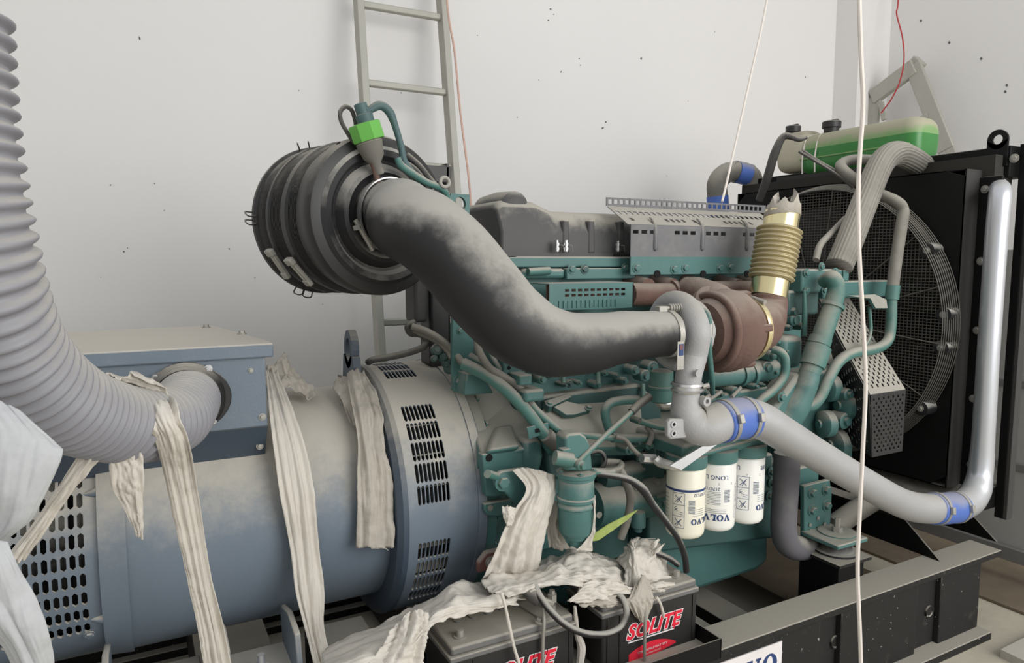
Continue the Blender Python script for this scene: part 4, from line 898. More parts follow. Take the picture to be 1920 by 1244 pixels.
tubep('loop_cable', T((664, 268, 1.72), (652, 250, 1.72), (640, 228, 1.72), (638, 210, 1.72), (648, 200, 1.72), (660, 208, 1.72), (667, 232, 1.72), (670, 260, 1.72)), .0055, 'hose_dark', af, 10)
a = MB().torus(at(834, 342, 1.67), (0, -1, 0), .012, .005, 18, 8).build('cable_eye', 'zinc', af)
# filter bracket at the right rear
br = MB().box(*sorted((at(760, 310, 1.95).x, at(842, 310, 1.95).x)), 1.93, 2.14, at(800, 330, 1.95).z-.02, at(800, 310, 1.95).z).build('filter_bracket', 'black', af, bev=.004)
MB().box(at(838, 310, 1.95).x-.012, at(838, 310, 1.95).x, 1.93, 2.15, at(838, 420, 1.95).z, at(838, 308, 1.95).z).build('bracket_side', 'black', br, bev=.003)
for u0, u1, Y in ((778, 803, 1.93), (806, 846, 1.96)):
    x0, x1 = at(u0, 560, Y).x, at(u1, 560, Y).x; z0 = at(u0, 606 if u0 == 778 else 690, Y).z
    MB().box(x0, x1, Y, Y+.09, z0, 1.45).build('bracket_post', 'cover' if u0 == 778 else 'black', br, bev=.01)

# ================================================================ intake hose
ih = thing('intake_hose', 'thick black rubber intake hose sloping down to the turbocharger', 'hose', at(1000, 640, 1.45)-V((0, 0, .1)))
S0 = AF+AX*.034
tubep('hose', [S0, S0+AX*.05, at(762, 418, 1.60), at(800, 436, 1.555), at(852, 482, 1.52), at(905, 545, 1.49), at(962, 605, 1.465), at(1025, 640, 1.45), at(1090, 645, 1.44), at(1160, 634, 1.435), at(1215, 628, 1.43), at(1258, 625, 1.43)], [.086, .087, .092, .096, .098, .098, .094, .086, .077, .068, .062, .0595], 'rubber', ih, 48, 10, ang=180)
hd_ = (at(1258, 625, 1.43)-at(1215, 628, 1.43)).normalized(); he = at(1246, 626, 1.43)
MB().lathe([(0, .0605), (0, .0635), (.016, .0635), (.016, .0605)], he, hd_, 40, caps=False).build('clamp_band', 'zinc', ih)
scp = he+hd_*.008+V((0, 0, .068))
sp = MB()
for i in range(5): sp.torus(scp+V((.004+.0085*i, -.005, 0)), (1, 0, 0), .008, .0035, 16, 6)
sp.cyl(scp+V((-.03, -.005, 0)), scp+V((.05, -.005, 0)), .005)
so = sp.build('clamp_spring', 'zinc', ih)
MB().lathe([(.042, .013), (.056, .013), (.06, .010), (.06, .005), (.054, .005)], scp+V((0, -.005, 0)), (1, 0, 0), 16).build('spring_cap', 'cast_alu', ih)
MB().obox(scp+V((-.025, -.005, -.002)), (.014, 0, 0), (0, .01, 0), (0, 0, .008)).build('clamp_lug', 'zinc', ih, bev=.002)

# ================================================================ turbocharger
CC = at(1259, 624, 1.475); CC.z += 0
tc = thing('turbocharger', 'turbocharger with grey compressor snail and rusty turbine housing', 'turbocharger', CC-V((0, 0, .15)))
pts, rad_ = [], []
for i in range(22):
    t = math.radians(-95+ i*13.2)         # angle in the y-z plane, 0 = away from the viewer, 90 = up, 180 = towards the viewer
    q = i/21; pts.append(CC+V((.012, math.cos(t)*.088, math.sin(t)*.088))); rad_.append(.018+.017*q**1.5)
pts += [at(1300, 668, 1.40), at(1292, 700, 1.39), at(1289, 724, 1.39)]; rad_ += [.036, .035, .0345]
tubep('compressor_housing', pts, rad_, 'cast_alu', tc, 26, 5, ang=180)
MB().lathe([(-.05, .058), (-.05, .064), (-.02, .064), (.0, .058), (.03, .07), (.055, .09), (.06, .05)], CC, (1, 0, 0), 48).build('compressor_body', 'cast_alu', tc)
MB().lathe([(.055, .092), (.070, .092), (.070, .05), (.12, .045)], CC, (1, 0, 0), 40).build('back_plate', 'cast_alu', tc)
nb_ = MB().prism([at(1277, 641, 1.350)+V(q) for q in ((-.011, 0, .0), (.011, 0, 0), (.011, 0, -.072), (-.011, 0, -.072))], (.002, .003, 0)).build('name_plate', 'zinc', tc)
a0 = at(1277, 641, 1.350)
MB().box(a0.x-.006, a0.x+.008, 1.3485, 1.3498, a0.z-.036, a0.z-.006).build('plate_print', 'ink_blue', nb_); MB().box(a0.x-.005, a0.x+.005, 1.3478, 1.3486, a0.z-.02, a0.z-.008).build('plate_print', 'red_oxide', nb_)
MB().lathe([(0, .010), (.008, .010), (.008, .005)], at(1306, 700, 1.35), (0, -1, 0), 16).build('boss', 'cast_alu', tc)
for k in range(6):
    t = 2*PI*k/6+.3; bolt(tc, CC+V((.055, .084*math.cos(t), .084*math.sin(t))), (-1, 0, 0), .005, .009)
# clamp and outlet elbow casting
cl0 = at(1288, 726, 1.39)
MB().lathe([(-.012, .035), (-.012, .041), (-.006, .0435), (-.004, .038), (.004, .038), (.006, .0435), (.012, .041), (.012, .035)], cl0, (0, 0, 1), 40, caps=False).build('v_band', 'chrome', tc)
MB().cyl(cl0+V((.036, -.02, .0)), cl0+V((.052, -.026, .004)), .007, n=8).build('v_band_bolt', 'zinc', tc)
ebw = tubep('outlet_elbow', [at(1288, 728, 1.39), at(1286, 752, 1.39), at(1288, 776, 1.385), at(1302, 796, 1.375), at(1325, 799, 1.365), at(1352, 790, 1.36)], [.0345, .037, .043, .050, .054, .054], 'cast_alu', tc, 32, 8, ang=180)
pf = MB()
c = at(1262, 800, 1.36)
pf.prism(T((1252, 792, 1.36), (1258, 786, 1.36), (1285, 786, 1.36), (1300, 815, 1.36), (1285, 822, 1.36), (1258, 824, 1.36), (1252, 818, 1.36)), (0, .014, 0))
pfo = pf.build('elbow_lug', 'cast_alu', tc, bev=.003)
for v in (796, 813):
    MB().lathe([(0, .0085), (.004, .0085), (.004, .005), (-.001, .005)], at(1262, v, 1.36), (0, -1, 0), 16, caps=False).build('lug_hole', 'silver', pfo); MB().lathe([(0, .0048), (.001, .0048)], at(1262, v, 1.36), (0, -1, 0), 12).build('hole', 'hole_shade', pfo)
MB().lathe([(0, .013), (.02, .013), (.02, .006), (.012, .006)], at(1316, 751, 1.36), (0, -1, 0), 18).build('elbow_boss', 'cast_alu', tc)
# oil feed pipe
op_ = tubep('oil_pipe', T((1312, 584, 1.40), (1324, 584, 1.385), (1330, 600, 1.375), (1329, 630, 1.375), (1331, 670, 1.39), (1335, 712, 1.42), (1336, 738, 1.47)), [.006, .007, .007, .007, .0075, .0075, .0075], 'green_pipe', tc, 10)
tubep('pipe_sleeve', T((1330, 607, 1.375), (1329, 632, 1.375)), .0105, 'zinc', op_, 12)
# turbine housing
TCn = V((CC.x+.258, 1.525, CC.z-.01))
tpts, trad = [], []
for i in range(20):
    t = math.radians(70 - i*14.5); q = i/19; tpts.append(TCn+V((-.03, math.cos(t)*.070, math.sin(t)*.075))); trad.append(.068-.030*q)
tubep('turbine_housing', tpts, trad, 'rust', tc, 24, 5, ang=180)
MB().lathe([(-.10, .05), (-.095, .085), (-.06, .105), (-.01, .125), (.03, .118), (.06, .10), (.075, .088), (.078, .06)], TCn, (1, 0, 0), 48).build('turbine_body', 'rust', tc)
for k in range(5):
    t = 2*PI*k/5+.5; MB().obox(TCn+V((.03, .105*math.cos(t), .105*math.sin(t))), (.035, 0, 0), V((0, math.cos(t), math.sin(t)))*.014, V((0, -math.sin(t), math.cos(t)))*.012).build('turbine_lug', 'rust', tc, bev=.006)
MB().tube([at(1285, 545, 1.72), at(1312, 552, 1.66), at(1345, 572, 1.58), at(1365, 600, 1.53)], [.045, .052, .062, .06], 22).build('turbine_inlet', 'rust', tc, ang=180)
MB().torus(TCn+V((-.065, 0, 0)), (1, 0, 0), .108, .012, 40, 10).build('turbine_flange', 'rust', tc)
MB().lathe([(.07, .088), (.07, .098), (.078, .100), (.088, .098), (.088, .088)], TCn, (1, 0, 0), 44, caps=False).build('turbine_clamp', 'gold', tc)
MB().cyl(TCn+V((.079, .0, .1)), TCn+V((.079, -.07, .085)), .007, n=10).build('clamp_bolt', 'zinc', tc)

# ================================================================ exhaust bellows
BB = at(1440, 556, 1.585); BT = at(1468, 395, 1.60)
eb_ = thing('exhaust_bellows', 'gold coloured corrugated exhaust bellows above the turbine', 'bellows', BB)
tubep('elbow', [TCn+V((.08, 0, 0)), TCn+V((.12, .0, .005)), at(1432, 598, 1.565), at(1440, 575, 1.58), BB+(BT-BB)*.02], [.085, .080, .068, .060, .056], 'rust', eb_, 32, 8, ang=180)
d = (BT-BB); Lb = d.length; d = d.normalized()
MB().lathe([(0, .0555), (.0, .058), (Lb*.20, .058), (Lb*.20, .056)], BB, d, 44, caps=False).build('lower_sleeve', 'gold', eb_)
bp_ = []
nC = 11; h0, h1 = Lb*.19, Lb*.79
for i in range(nC*8+1):
    q = i/8; bp_.append((h0+(h1-h0)*i/(nC*8), .0605+.0115*(.5-.5*math.cos(2*PI*q))**.7))
MB().lathe(bp_, BB, d, 48, caps=False).build('bellows', 'gold_dusty', eb_, ang=180)
MB().lathe([(Lb*.78, .052), (Lb*.78, .055), (Lb*.97, .055), (Lb*.97, .052), (Lb*.8, .052)], BB, d, 44, caps=False).build('upper_sleeve', 'gold', eb_)
tp = MB(); o = BB+d*Lb*.93; n = 28; e1_ = RT; e2_ = d.cross(RT)
hts = [.02+.045*abs(noise.noise(V((i*.7, 1.3, 0))))*(2.2 if i % 7 == 2 else 1) for i in range(n)]
ring0 = [o+(e1_*math.cos(2*PI*i/n)+e2_*math.sin(2*PI*i/n))*.0575 for i in range(n)]
ring1 = [o+d*(.02+hts[i]*.6)+(e1_*math.cos(2*PI*i/n)+e2_*math.sin(2*PI*i/n))*.052 for i in range(n)]
ring2 = [o+d*(.012+hts[i])+(e1_*math.cos(2*PI*i/n+.1)+e2_*math.sin(2*PI*i/n+.1))*(.018+.02*random.random()) for i in range(n)]
tp.add(ring0+ring1+ring2, [(r*n+i, r*n+(i+1) % n, (r+1)*n+(i+1) % n, (r+1)*n+i) for r in range(2) for i in range(n)])
tp.build('tape_plug', 'plastic_dusty', eb_, solid=.002, label='crumpled tape stuffed in the open end')

# ================================================================ charge air pipe
ch = thing('charge_air_pipe', 'long silver charge air pipe running down and up to the radiator', 'pipe', at(1740, 985, 1.38))
tubep('lower_pipe', T((1350, 791, 1.36), (1398, 783, 1.36), (1430, 791, 1.36), (1465, 812, 1.36), (1530, 852, 1.365), (1610, 900, 1.37), (1672, 935, 1.375), (1705, 949, 1.38), (1735, 954, 1.38), (1770, 954, 1.38)), [.052, .053, .052, .050, .048, .0475, .048, .050, .051, .051], 'alu', ch, 36, 10, ang=180)
v0 = at(1838, 870, 1.40)
tubep('upper_pipe', [at(1768, 954, 1.38), at(1792, 952, 1.38), at(1815, 942, 1.385), at(1831, 920, 1.39), at(1839, 880, 1.40), at(1845, 800, 1.40), at(1854, 650, 1.40), at(1868, 450, 1.40), at(1875, 372, 1.40), at(1876, 358, 1.42), at(1872, 350, 1.47)], [.051, .051, .050, .047, .041, .037, .036, .036, .036, .035, .032], 'silver', ch, 36, 10, ang=180)
def hosejoin(pa, pb, pc, R=.057):
    h = tubep('sleeve', [pa, pb, pc], R, 'blue_silicone', ch, 36, 6, label='blue silicone sleeve', ang=180)
    for p, q in ((pa, pb), (pc, pb)):
        dd = (q-p).normalized(); c = p+dd*.018
        k = MB().lathe([(-.006, R), (-.006, R+.0027), (.006, R+.0027), (.006, R)], c, dd, 40, caps=False).build('hose_clamp', 'zinc', h)
        sd = (-FW*.8+V((0, 0, .1))).normalized(); sd = (sd-dd*sd.dot(dd)).normalized()
        MB().obox(c+sd*(R+.0065), dd*.008, dd.cross(sd)*.012, sd*.006).build('clamp_screw', 'zinc', h, bev=.002)
hosejoin(at(1349, 792, 1.36), at(1375, 786, 1.36), at(1404, 784, 1.36))
hosejoin(at(1748, 954, 1.38), at(1770, 954, 1.38), at(1796, 951, 1.38), .0545)

# ================================================================ oil filters
def oncyl(mb, c, r, polys, ang0, z, flip=True, extra=.0009):
    # wraps flat outlines (x right, y up) around an upright cylinder; flip = printed upside down
    for p in polys:
        ring = []
        for x, y in p:
            if flip: x, y = -x, -y
            t = ang0+x/r; ring.append((c.x+(r+extra)*math.sin(t), c.y-(r+extra)*math.cos(t), z+y))
        mb.add(ring, [tuple(range(len(ring)))] if len(ring) != 14 else [(i, i+1, 12-i, 13-i) for i in range(6)])
def rect(x0, x1, y0, y1): return [(x0+(x1-x0)*i/6, y0) for i in range(7)]+[(x1+(x0-x1)*i/6, y1) for i in range(7)]
def txtpolys(t, size, **k):
    vs_, fs_ = text_mesh(t, size, **k); return [[(vs_[i].x, vs_[i].y) for i in f] for f in fs_]
VIEW = math.radians(-44)      # direction on the filter that faces the photographer
def line(x0, y0, x1, y1, w):
    dx, dy = x1-x0, y1-y0; l = math.hypot(dx, dy); nx, ny = -dy/l*w/2, dx/l*w/2; return [(x0+dx*i/6+nx, y0+dy*i/6+ny) for i in range(7)]+[(x1-dx*i/6-nx, y1-dy*i/6-ny) for i in range(7)]
def pictos():
    # tall box with three pictograms, read right way up before the flip
    out = []; w, h = .034, .100
    for y in (0, h/3, 2*h/3, h): out.append(rect(-w/2, w/2, y-h/2-.0005, y-h/2+.0005))
    for x in (-w/2, w/2): out.append([(x-.0005, -h/2), (x+.0005, -h/2), (x+.0005, h/2), (x-.0005, h/2)])
    for cy_ in (-h/3, h/3):
        out.append(line(-.010, cy_-.010, .010, cy_+.010, .0016)); out.append(line(-.010, cy_+.010, .010, cy_-.010, .0016)); out.append(line(-.004, cy_-.012, .006, cy_+.004, .0014))
    out.append(line(-.012, -.002, -.002, .006, .0012)); out.append(line(-.012, .006, -.002, -.002, .0012)); out.append(line(-.01, .008, -.004, .012, .0012))
    for y in (-.009, -.003): out.append(line(.0, y, .013, y-.002, .0011))
    return out
def barcode(x, y):
    return [rect(x, x+.018, y-.016+.0042*i, y-.0135+.0042*i) for i in range(9)]
FR = .0545
zb = [at(1285, 1020, 1.42).z, at(1285, 1020, 1.42).z, at(1285, 1020, 1.42).z]
labs = ('cream oil filter with a blue ring, nearest to the batteries', 'white oil filter in the middle of the three', 'white oil filter nearest to the radiator')
for i, c in enumerate(fc):
    z0 = zb[i]; o = thing('oil_filter', labs[i], 'oil filter', (c.x, c.y, z0), 'oil filters under the console')
    MB().lathe([(0, 0), (0, .040), (.004, .048), (.012, .0535), (.02, FR), (ztop-z0-.006, FR), (ztop-z0-.002, .052), (ztop-z0, .050)], V((c.x, c.y, z0)), (0, 0, 1), 56).build('shell', 'cream_paint' if i == 0 else 'white_paint', o, ang=50)
    Hf = ztop-z0; brand, num, cap, cap2 = MB(), MB(), MB(), MB(); gy = MB(); pic = MB(); zc_ = z0
    if i == 0:
        MB().lathe([(Hf-.063, FR+.0004), (Hf-.0595, FR+.0006), (Hf-.056, FR+.0004)], V((c.x, c.y, z0)), (0, 0, 1), 56, caps=False).build('ring', 'ink_blue', o)
        a = VIEW-.32
        oncyl(pic, c, FR, pictos(), a, z0+.086, False); oncyl(gy, c, FR, barcode(0, 0), a+.85, z0+.100); oncyl(brand, c, FR, volvo(.0165)[0], a+1.45, z0+.055)
        oncyl(num, c, FR, txtpolys('21707132', .013), a+1.25, z0+.132)
        for k_ in range(4): oncyl(gy, c, FR, [rect(-.02, .02, -.0006, .0006)], a+1.1, z0+.072+.006*k_)
        for k_ in range(7): oncyl(gy, c, FR, [rect(-.012, .012, -.0007, .0007)], a-.85, z0+.06+.011*k_)
    elif i == 1:
        a = VIEW+.12
        oncyl(cap, c, FR, txtpolys('LONG LIFE', .018), a-.30, z0+.165); oncyl(gy, c, FR, [rect(-.12, .12, -.0006, .0006)], a, z0+.148); oncyl(gy, c, FR, [rect(-.12, .12, -.0006, .0006)], a, z0+.144)
        oncyl(num, c, FR, txtpolys('21707132', .0135), a-.42, z0+.131); oncyl(gy, c, FR, barcode(0, 0), a+.62, z0+.112); oncyl(brand, c, FR, volvo(.019)[0], a-.25, z0+.046)
        for k_ in range(9): oncyl(gy, c, FR, [rect(-.019, .019, -.0006, .0006)], a-.25, z0+.085+.0045*k_)
        for k_ in range(3): oncyl(gy, c, FR, [rect(-.034, .034, -.0006, .0006)], a-.2, z0+.060+.005*k_)
        oncyl(pic, c, FR, pictos(), a+1.35, z0+.09, False)
    else:
        a = VIEW+.02
        oncyl(cap, c, FR, txtpolys('LONG LIFE', .018), a-1.15, z0+.175); oncyl(cap2, c, FR, txtpolys('LIFE', .018), a+1.05, z0+.175)
        for y in (.157, .153): oncyl(gy, c, FR, [rect(-.12, .12, -.0006, .0006)], a, z0+y)
        oncyl(pic, c, FR, pictos(), a-.18, z0+.099, False); oncyl(gy, c, FR, barcode(0, 0), a+.68, z0+.118); oncyl(brand, c, FR, volvo(.0165)[0], a+1.35, z0+.055)
        for k_ in range(4): oncyl(gy, c, FR, [rect(-.016, .016, -.0006, .0006)], a+.9, z0+.074+.006*k_)
    for nm, q_ in (('brand_lettering', brand), ('number_lettering', num), ('caption_lettering', cap), ('caption_lettering', cap2)):
        if q_.v: q_.build(nm, 'ink_blue', o, flat=True, norm=False)
    gy.build('small_print', 'ink_grey', o, flat=True, norm=False); pic.build('pictograms', 'ink_blue', o, flat=True, norm=False)

# ================================================================ fuel water separator
FC = at(1080, 945, 1.50)
ff = thing('fuel_filter', 'upright green fuel water separator behind the batteries', 'fuel filter', (FC.x, FC.y, at(1080, 1020, 1.50).z))
def fz(v): return at(1080, v, 1.50).z-FC.z
MB().lathe([(fz(1022), .014), (fz(1010), .018), (fz(1008), .030), (fz(1000), .034), (fz(998), .042), (fz(992), .0465), (fz(950), .0475), (fz(948), .051), (fz(944), .051), (fz(941), .048), (fz(938), .048), (fz(936), .052), (fz(931), .052), (fz(929), .048), (fz(900), .047), (fz(897), .044)], FC, (0, 0, 1), 44).build('bowl', 'green', ff)
MB().lathe([(fz(900), .040), (fz(897), .049), (fz(893), .049), (fz(891), .053), (fz(884), .053), (fz(882), .045)], FC, (0, 0, 1), 44).build('cover_plate', 'green', ff)
hp = [(1062, 884), (1060, 822), (1066, 814), (1088, 812), (1100, 820), (1108, 838), (1112, 884)]
MB().prism([at(u, v, 1.475) for u, v in hp], (0, .05, 0)).build('head', 'green', ff, bev=.006)
for t in range(5):
    th_ = 2*PI*t/5+.6; bolt(ff, FC+V((.047*math.cos(th_), .047*math.sin(th_), fz(882))), (0, 0, 1), .005, .006, 'green')
MB().cyl(at(1040, 858, 1.46), at(1072, 864, 1.45), .0185, n=20).build('primer', 'green_pipe', ff)
MB().cyl(at(1068, 864, 1.45), at(1092, 874, 1.44), .012, n=16).build('primer_rod', 'green_pipe', ff)
MB().lathe([(0, .013), (.01, .013), (.012, .008), (.02, .008)], at(1085, 872, 1.435), (.2, -1, 0), 14).build('primer_knob', 'green_pipe', ff)
tubep('outlet_hose', T((1108, 884, 1.50), (1135, 888, 1.49), (1150, 886, 1.49)), .010, 'green_pipe', ff, 12)
for v in (845, 852): MB().obox(at(1058, v, 1.47), (.012, 0, 0), (0, .012, 0), (0, 0, .006)).build('port', 'green_pipe', ff, bev=.002)
# ================================================================ batteries
BZ0, BZ1 = RZ-.004, .492
def battery(x0, x1, label, y0=1.42, y1=1.595):
    b = thing('battery', label, 'battery', ((x0+x1)/2, (y0+y1)/2, BZ0), 'batteries on the skid tray')
    MB().box(x0+.004, x1-.004, y0+.004, y1-.004, BZ0, BZ1-.03).build('case', 'batt_black', b, bev=.005)
    ld = MB().box(x0, x1, y0, y1, BZ1-.036, BZ1-.022).build('lid_rim', 'batt_lid', b, bev=.003)
    MB().box(x0+.006, x1-.006, y0+.006, y1-.006, BZ1-.022, BZ1).build('lid', 'batt_lid', b, bev=.006)
    for x in (x0+.045, x1-.045): MB().lathe([(0, .016), (.003, .016), (.003, .010), (.018, .009), (.019, 0)], (x, y0+.045, BZ1), (0, 0, 1), 18).build('terminal', 'zinc', b)
    for i in range(6): MB().lathe([(0, .011), (.004, .011), (.004, .004)], (x0+.07+.042*i, y1-.06, BZ1), (0, 0, 1), 14).build('vent_cap', 'batt_lid', b)
    for x in (x0+.02, x1-.02, x0+.06): MB().box(x-.0015, x+.0015, y0+.0015, y0+.006, BZ0+.01, BZ1-.04).build('case_rib', 'batt_black', b)
    # printed label: slanted red letters with white edge, red lens shape with small print
    cx = x1-.162; cz = BZ1-.098; yf = y0+.0035
    w_, f_ = text_mesh('SOLITE', .056, shear=.32, bold=.0046, space=1.06)
    mb = MB(); mb.add([(cx+p.x, yf-.0004, cz+p.y) for p in w_], f_); mb.build('lettering_edge', 'white_print', b, flat=True, norm=False)
    w_, f_ = text_mesh('SOLITE', .056, shear=.32, bold=.0022, space=1.06)
    mb = MB(); mb.add([(cx+p.x, yf-.0009, cz+p.y) for p in w_], f_); mb.build('lettering', 'red_print', b, flat=True, norm=False)
    MB().prism([(cx-.085, yf-.0006, cz-.028), (cx+.075, yf-.0006, cz-.028), (cx+.076, yf-.0006, cz-.0245), (cx-.084, yf-.0006, cz-.0245)], (0, .001, 0)).build('underline', 'white_print', b)
    MB().prism([(cx+.071, yf-.0008, cz-.026), (cx+.0755, yf-.0008, cz-.026), (cx+.087, yf-.0008, cz+.024), (cx+.0825, yf-.0008, cz+.024)], (0, .001, 0)).build('underline', 'red_print', b)
    n = 20; top = [(cx-.082+.164*i/n, cz-.078+.036*math.sin(PI*min(1, (i/n)*.75+.14))**.9) for i in range(n+1)]
    low = [(cx+.082-.164*i/n, cz-.082-.006*math.sin(PI*i/n)+.012*(1-i/n)) for i in range(n+1)]
    MB().prism([(x, yf-.0003, z) for x, z in top+low], (0, .001, 0)).build('badge', 'red_print', b)
    for t, s, dz in (('CMF PREMIUM BATTERY', .0095, -.062), ('MAINTENANCE FREE', .006, -.073)):
        w_, f_ = text_mesh(t, s); mb = MB(); mb.add([(cx+p.x, yf-.0009, cz+dz+p.y+.04*p.x) for p in w_], f_); mb.build('small_print', 'white_print', b, flat=True, norm=False)
    return b
b1 = battery(.602, .952, 'left battery with red lettering, cut by the bottom of the picture')
b2 = battery(1.032, 1.368, 'right battery with red lettering and a red badge under the torn plastic')
# hold-down rods with plate
hp_ = thing('hold_down', 'grey steel hold-down strap and hooked rod on the left battery', 'clamp', (.87, 1.41, RZ))
pc = atz(1005, 1148, BZ1+.004)
MB().prism([atz(970, 1135, BZ1+.001), atz(990, 1128, BZ1+.001), atz(1040, 1158, BZ1+.001), atz(1018, 1166, BZ1+.001)], (0, 0, .004)).build('strap', 'zinc', hp_)
rx = at(1018, 1190, 1.41).x
MB().tube([(rx, 1.41, RZ-.01), (rx, 1.41, .45), (rx+.003, 1.41, .50), (rx+.012, 1.425, .545)], .0048, 10).build('rod', 'zinc', hp_)
bolt(hp_, (rx, 1.425, BZ1+.006), (0, 0, 1), .009, .010)
rx2 = at(1208, 1190, 1.41).x
o = MB().tube([(rx2, 1.408, RZ-.01), (rx2, 1.408, .44), (rx2+.001, 1.412, .50)], .0048, 10).build('hold_down_rod', 'zinc', None)
tag(o, 'thin grey hold-down rod in front of the right battery', 'rod')
# cables
o = tubep('battery_cable', T((1003, 1098, 1.44), (1012, 1118, 1.42), (1032, 1146, 1.40), (1060, 1172, 1.385), (1095, 1188, 1.38), (1135, 1190, 1.38), (1165, 1176, 1.385), (1175, 1150, 1.39), (1168, 1125, 1.41), (1155, 1112, 1.43)), .0088, 'rubber', None, 16)
tag(o, 'short black cable looping between the two batteries', 'cable')
o = thing('cable_clamp', 'dusty grey cable clamp on the left battery post', 'clamp', at(1012, 1130, 1.43))
tubep('boot', T((990, 1098, 1.45), (996, 1112, 1.44), (1010, 1126, 1.43)), [.014, .02, .017], 'hose_dark', o, 16)
MB().lathe([(0, .013), (.02, .013), (.02, .008), (.03, .008)], at(1035, 1128, 1.45), (0, 0, 1), 6).build('clamp_nut', 'zinc', o)
MB().bar(at(1008, 1122, 1.44), at(1036, 1132, 1.44), .02, .014).build('clamp_body', 'zinc', o, bev=.004)
o = tubep('starter_cable', T((1112, 888, 1.50), (1145, 892, 1.48), (1180, 900, 1.47), (1205, 918, 1.46), (1225, 948, 1.455), (1250, 980, 1.45), (1272, 1012, 1.45), (1284, 1045, 1.46), (1287, 1072, 1.47)), [.009, .009, .010, .012, .010, .009, .009, .009, .009], 'rubber', None, 14)
tag(o, 'black starter cable drooping in front of the white oil filters', 'cable')
o = tubep('ground_cable', T((1195, 1030, 1.52), (1225, 1036, 1.50), (1255, 1048, 1.49), (1272, 1060, 1.48)), .0085, 'rubber', None, 12)
tag(o, 'short dark cable end on top of the right battery', 'cable')
o = tubep('rear_cable', T((690, 680, 1.98), (700, 675, 1.96), (730, 670, 1.94), (765, 662, 1.92), (792, 652, 1.9), (800, 640, 1.9), (790, 628, 1.9), (770, 625, 1.9), (765, 612, 1.9), (778, 604, 1.9)), .010, 'hose_dark', None, 12)
tag(o, 'dark cable lying on top of the fan housing', 'cable')
for pts, r, m in ((((772, 612, 1.88), (800, 622, 1.86), (830, 640, 1.84), (850, 660, 1.82), (868, 682, 1.78)), .0105, 'hose_grey'), (((775, 620, 1.90), (810, 634, 1.88), (838, 655, 1.84), (848, 672, 1.82)), .010, 'hose_grey')):
    tubep('rear_harness', T(*pts), r, m, en, 12)
for u, v, r in ((820, 655, .018), (832, 668, .016), (815, 672, .010), (845, 690, .018), (838, 682, .012), (825, 642, .012)):
    p = at(u, v, 1.86); MB().lathe([(-.04, r), (0, r), (.004, r*.8), (.004, r*.5), (.012, r*.5)], p, (-.3, -1, .2), 12).build('rear_fitting', 'green_dark', en)

# ================================================================ torn plastic sheeting
def catm(a, t):
    n = len(a)-1; i = min(int(t*n), n-1); f = t*n-i; p1, p2 = a[i], a[i+1]; p0 = a[i-1] if i else p1*2-p2; p3 = a[i+2] if i+2 <= n else p2*2-p1
    return .5*((2*p1)+(p2-p0)*f+(2*p0-5*p1+4*p2-p3)*f*f+(3*p1-p0-3*p2+p3)*f**3)
def sheet(name, rows, m='plastic', nu=24, nv=60, folds=4, depth=.006, amp=.006, seed=0, ragged=.02, side=.0, thick=.0012, fs=14., fine=.004, fd=(14, 2.2)):
    g = []; rnd = random.Random(seed); cre = [(rnd.uniform(.02, .98), rnd.uniform(.03, .11), depth*rnd.uniform(.6, 2.2)*rnd.choice((1, 1, -1)), rnd.uniform(1, 5), rnd.uniform(1, 4), rnd.uniform(0, 6)) for _ in range(int(folds*2)+1)]
    for j in range(nv+1):
        row = []
        for i in range(nu+1):
            u, v = i/nu, j/nv
            v2 = v+ragged*(noise.noise(V((u*7, seed*3.1, 0)))+.6*noise.noise(V((u*23, seed, 4))))*(1 if (j < nv*.12 or j > nv*.88) else 0)*min(1, abs(v-.5)*8-3) if ragged else v
            u2 = u+side*noise.noise(V((v*9, seed*1.7, 2)))*(2*u-1)
            v2 = min(1, max(0, v2)); u2 = min(1, max(0, u2))
            row.append(catm([catm(r, u2) for r in rows], v2))
        g.append(row)
    out = []
    for j in range(nv+1):
        for i in range(nu+1):
            a = g[j][min(i+1, nu)]-g[j][max(i-1, 0)]; b = g[min(j+1, nv)][i]-g[max(j-1, 0)][i]; nn = a.cross(b)
            nn = nn.normalized() if nn.length > 1e-9 else V((0, -1, 0))
            u, v = i/nu, j/nv; p = g[j][i]
            d = 0
            for (uc, wd, dp, f1, f2, p1) in cre:
                uu = uc+wd*(.9*math.sin(v*f1+p1)+1.4*noise.noise(V((v*f2, p1, seed)))); x = (u-uu)/wd
                k = .35+.65*(.5+.5*math.sin(v*f2*1.7+p1*3)); d += dp*k*math.exp(-abs(x)**1.3)
            if fine: d += fine*(1-2.4*abs(noise.noise(V((u*fd[0]+2.5*noise.noise(V((u*2, v*2, seed))), v*fd[1]+2.5*noise.noise(V((v*2, u*2, seed+9))), seed)))))
            r = noise.noise(p*fs+V((seed, 0, 0))); r2 = noise.noise(p*fs*2.7+V((0, seed, 0)))
            d += amp*(1-2*abs(r))+amp*.5*(1-2*abs(r2))
            out.append(p+nn*d)
    n = nu+1
    mb = MB().add(out, [(j*n+i, j*n+i+1, (j+1)*n+i+1, (j+1)*n+i) for j in range(nv) for i in range(nu)])
    return mb.build(name, m, None, ang=180, solid=thick, norm=False)
def px(rows): return [[at(*p) for p in r] for r in rows]
def strip_rows(pts):     # (u, v, Y, width in picture px) -> rows across the strip
    return [[at(u-w/2, v, Y), at(u-w/6, v, Y-.004), at(u+w/6, v, Y-.004), at(u+w/2, v, Y)] for u, v, Y, w in pts]
G = 'torn plastic strips'
def strip(label, pts, **k):
    o = sheet('plastic_strip', strip_rows(pts), **k); tag(o, label, 'plastic strip', G)
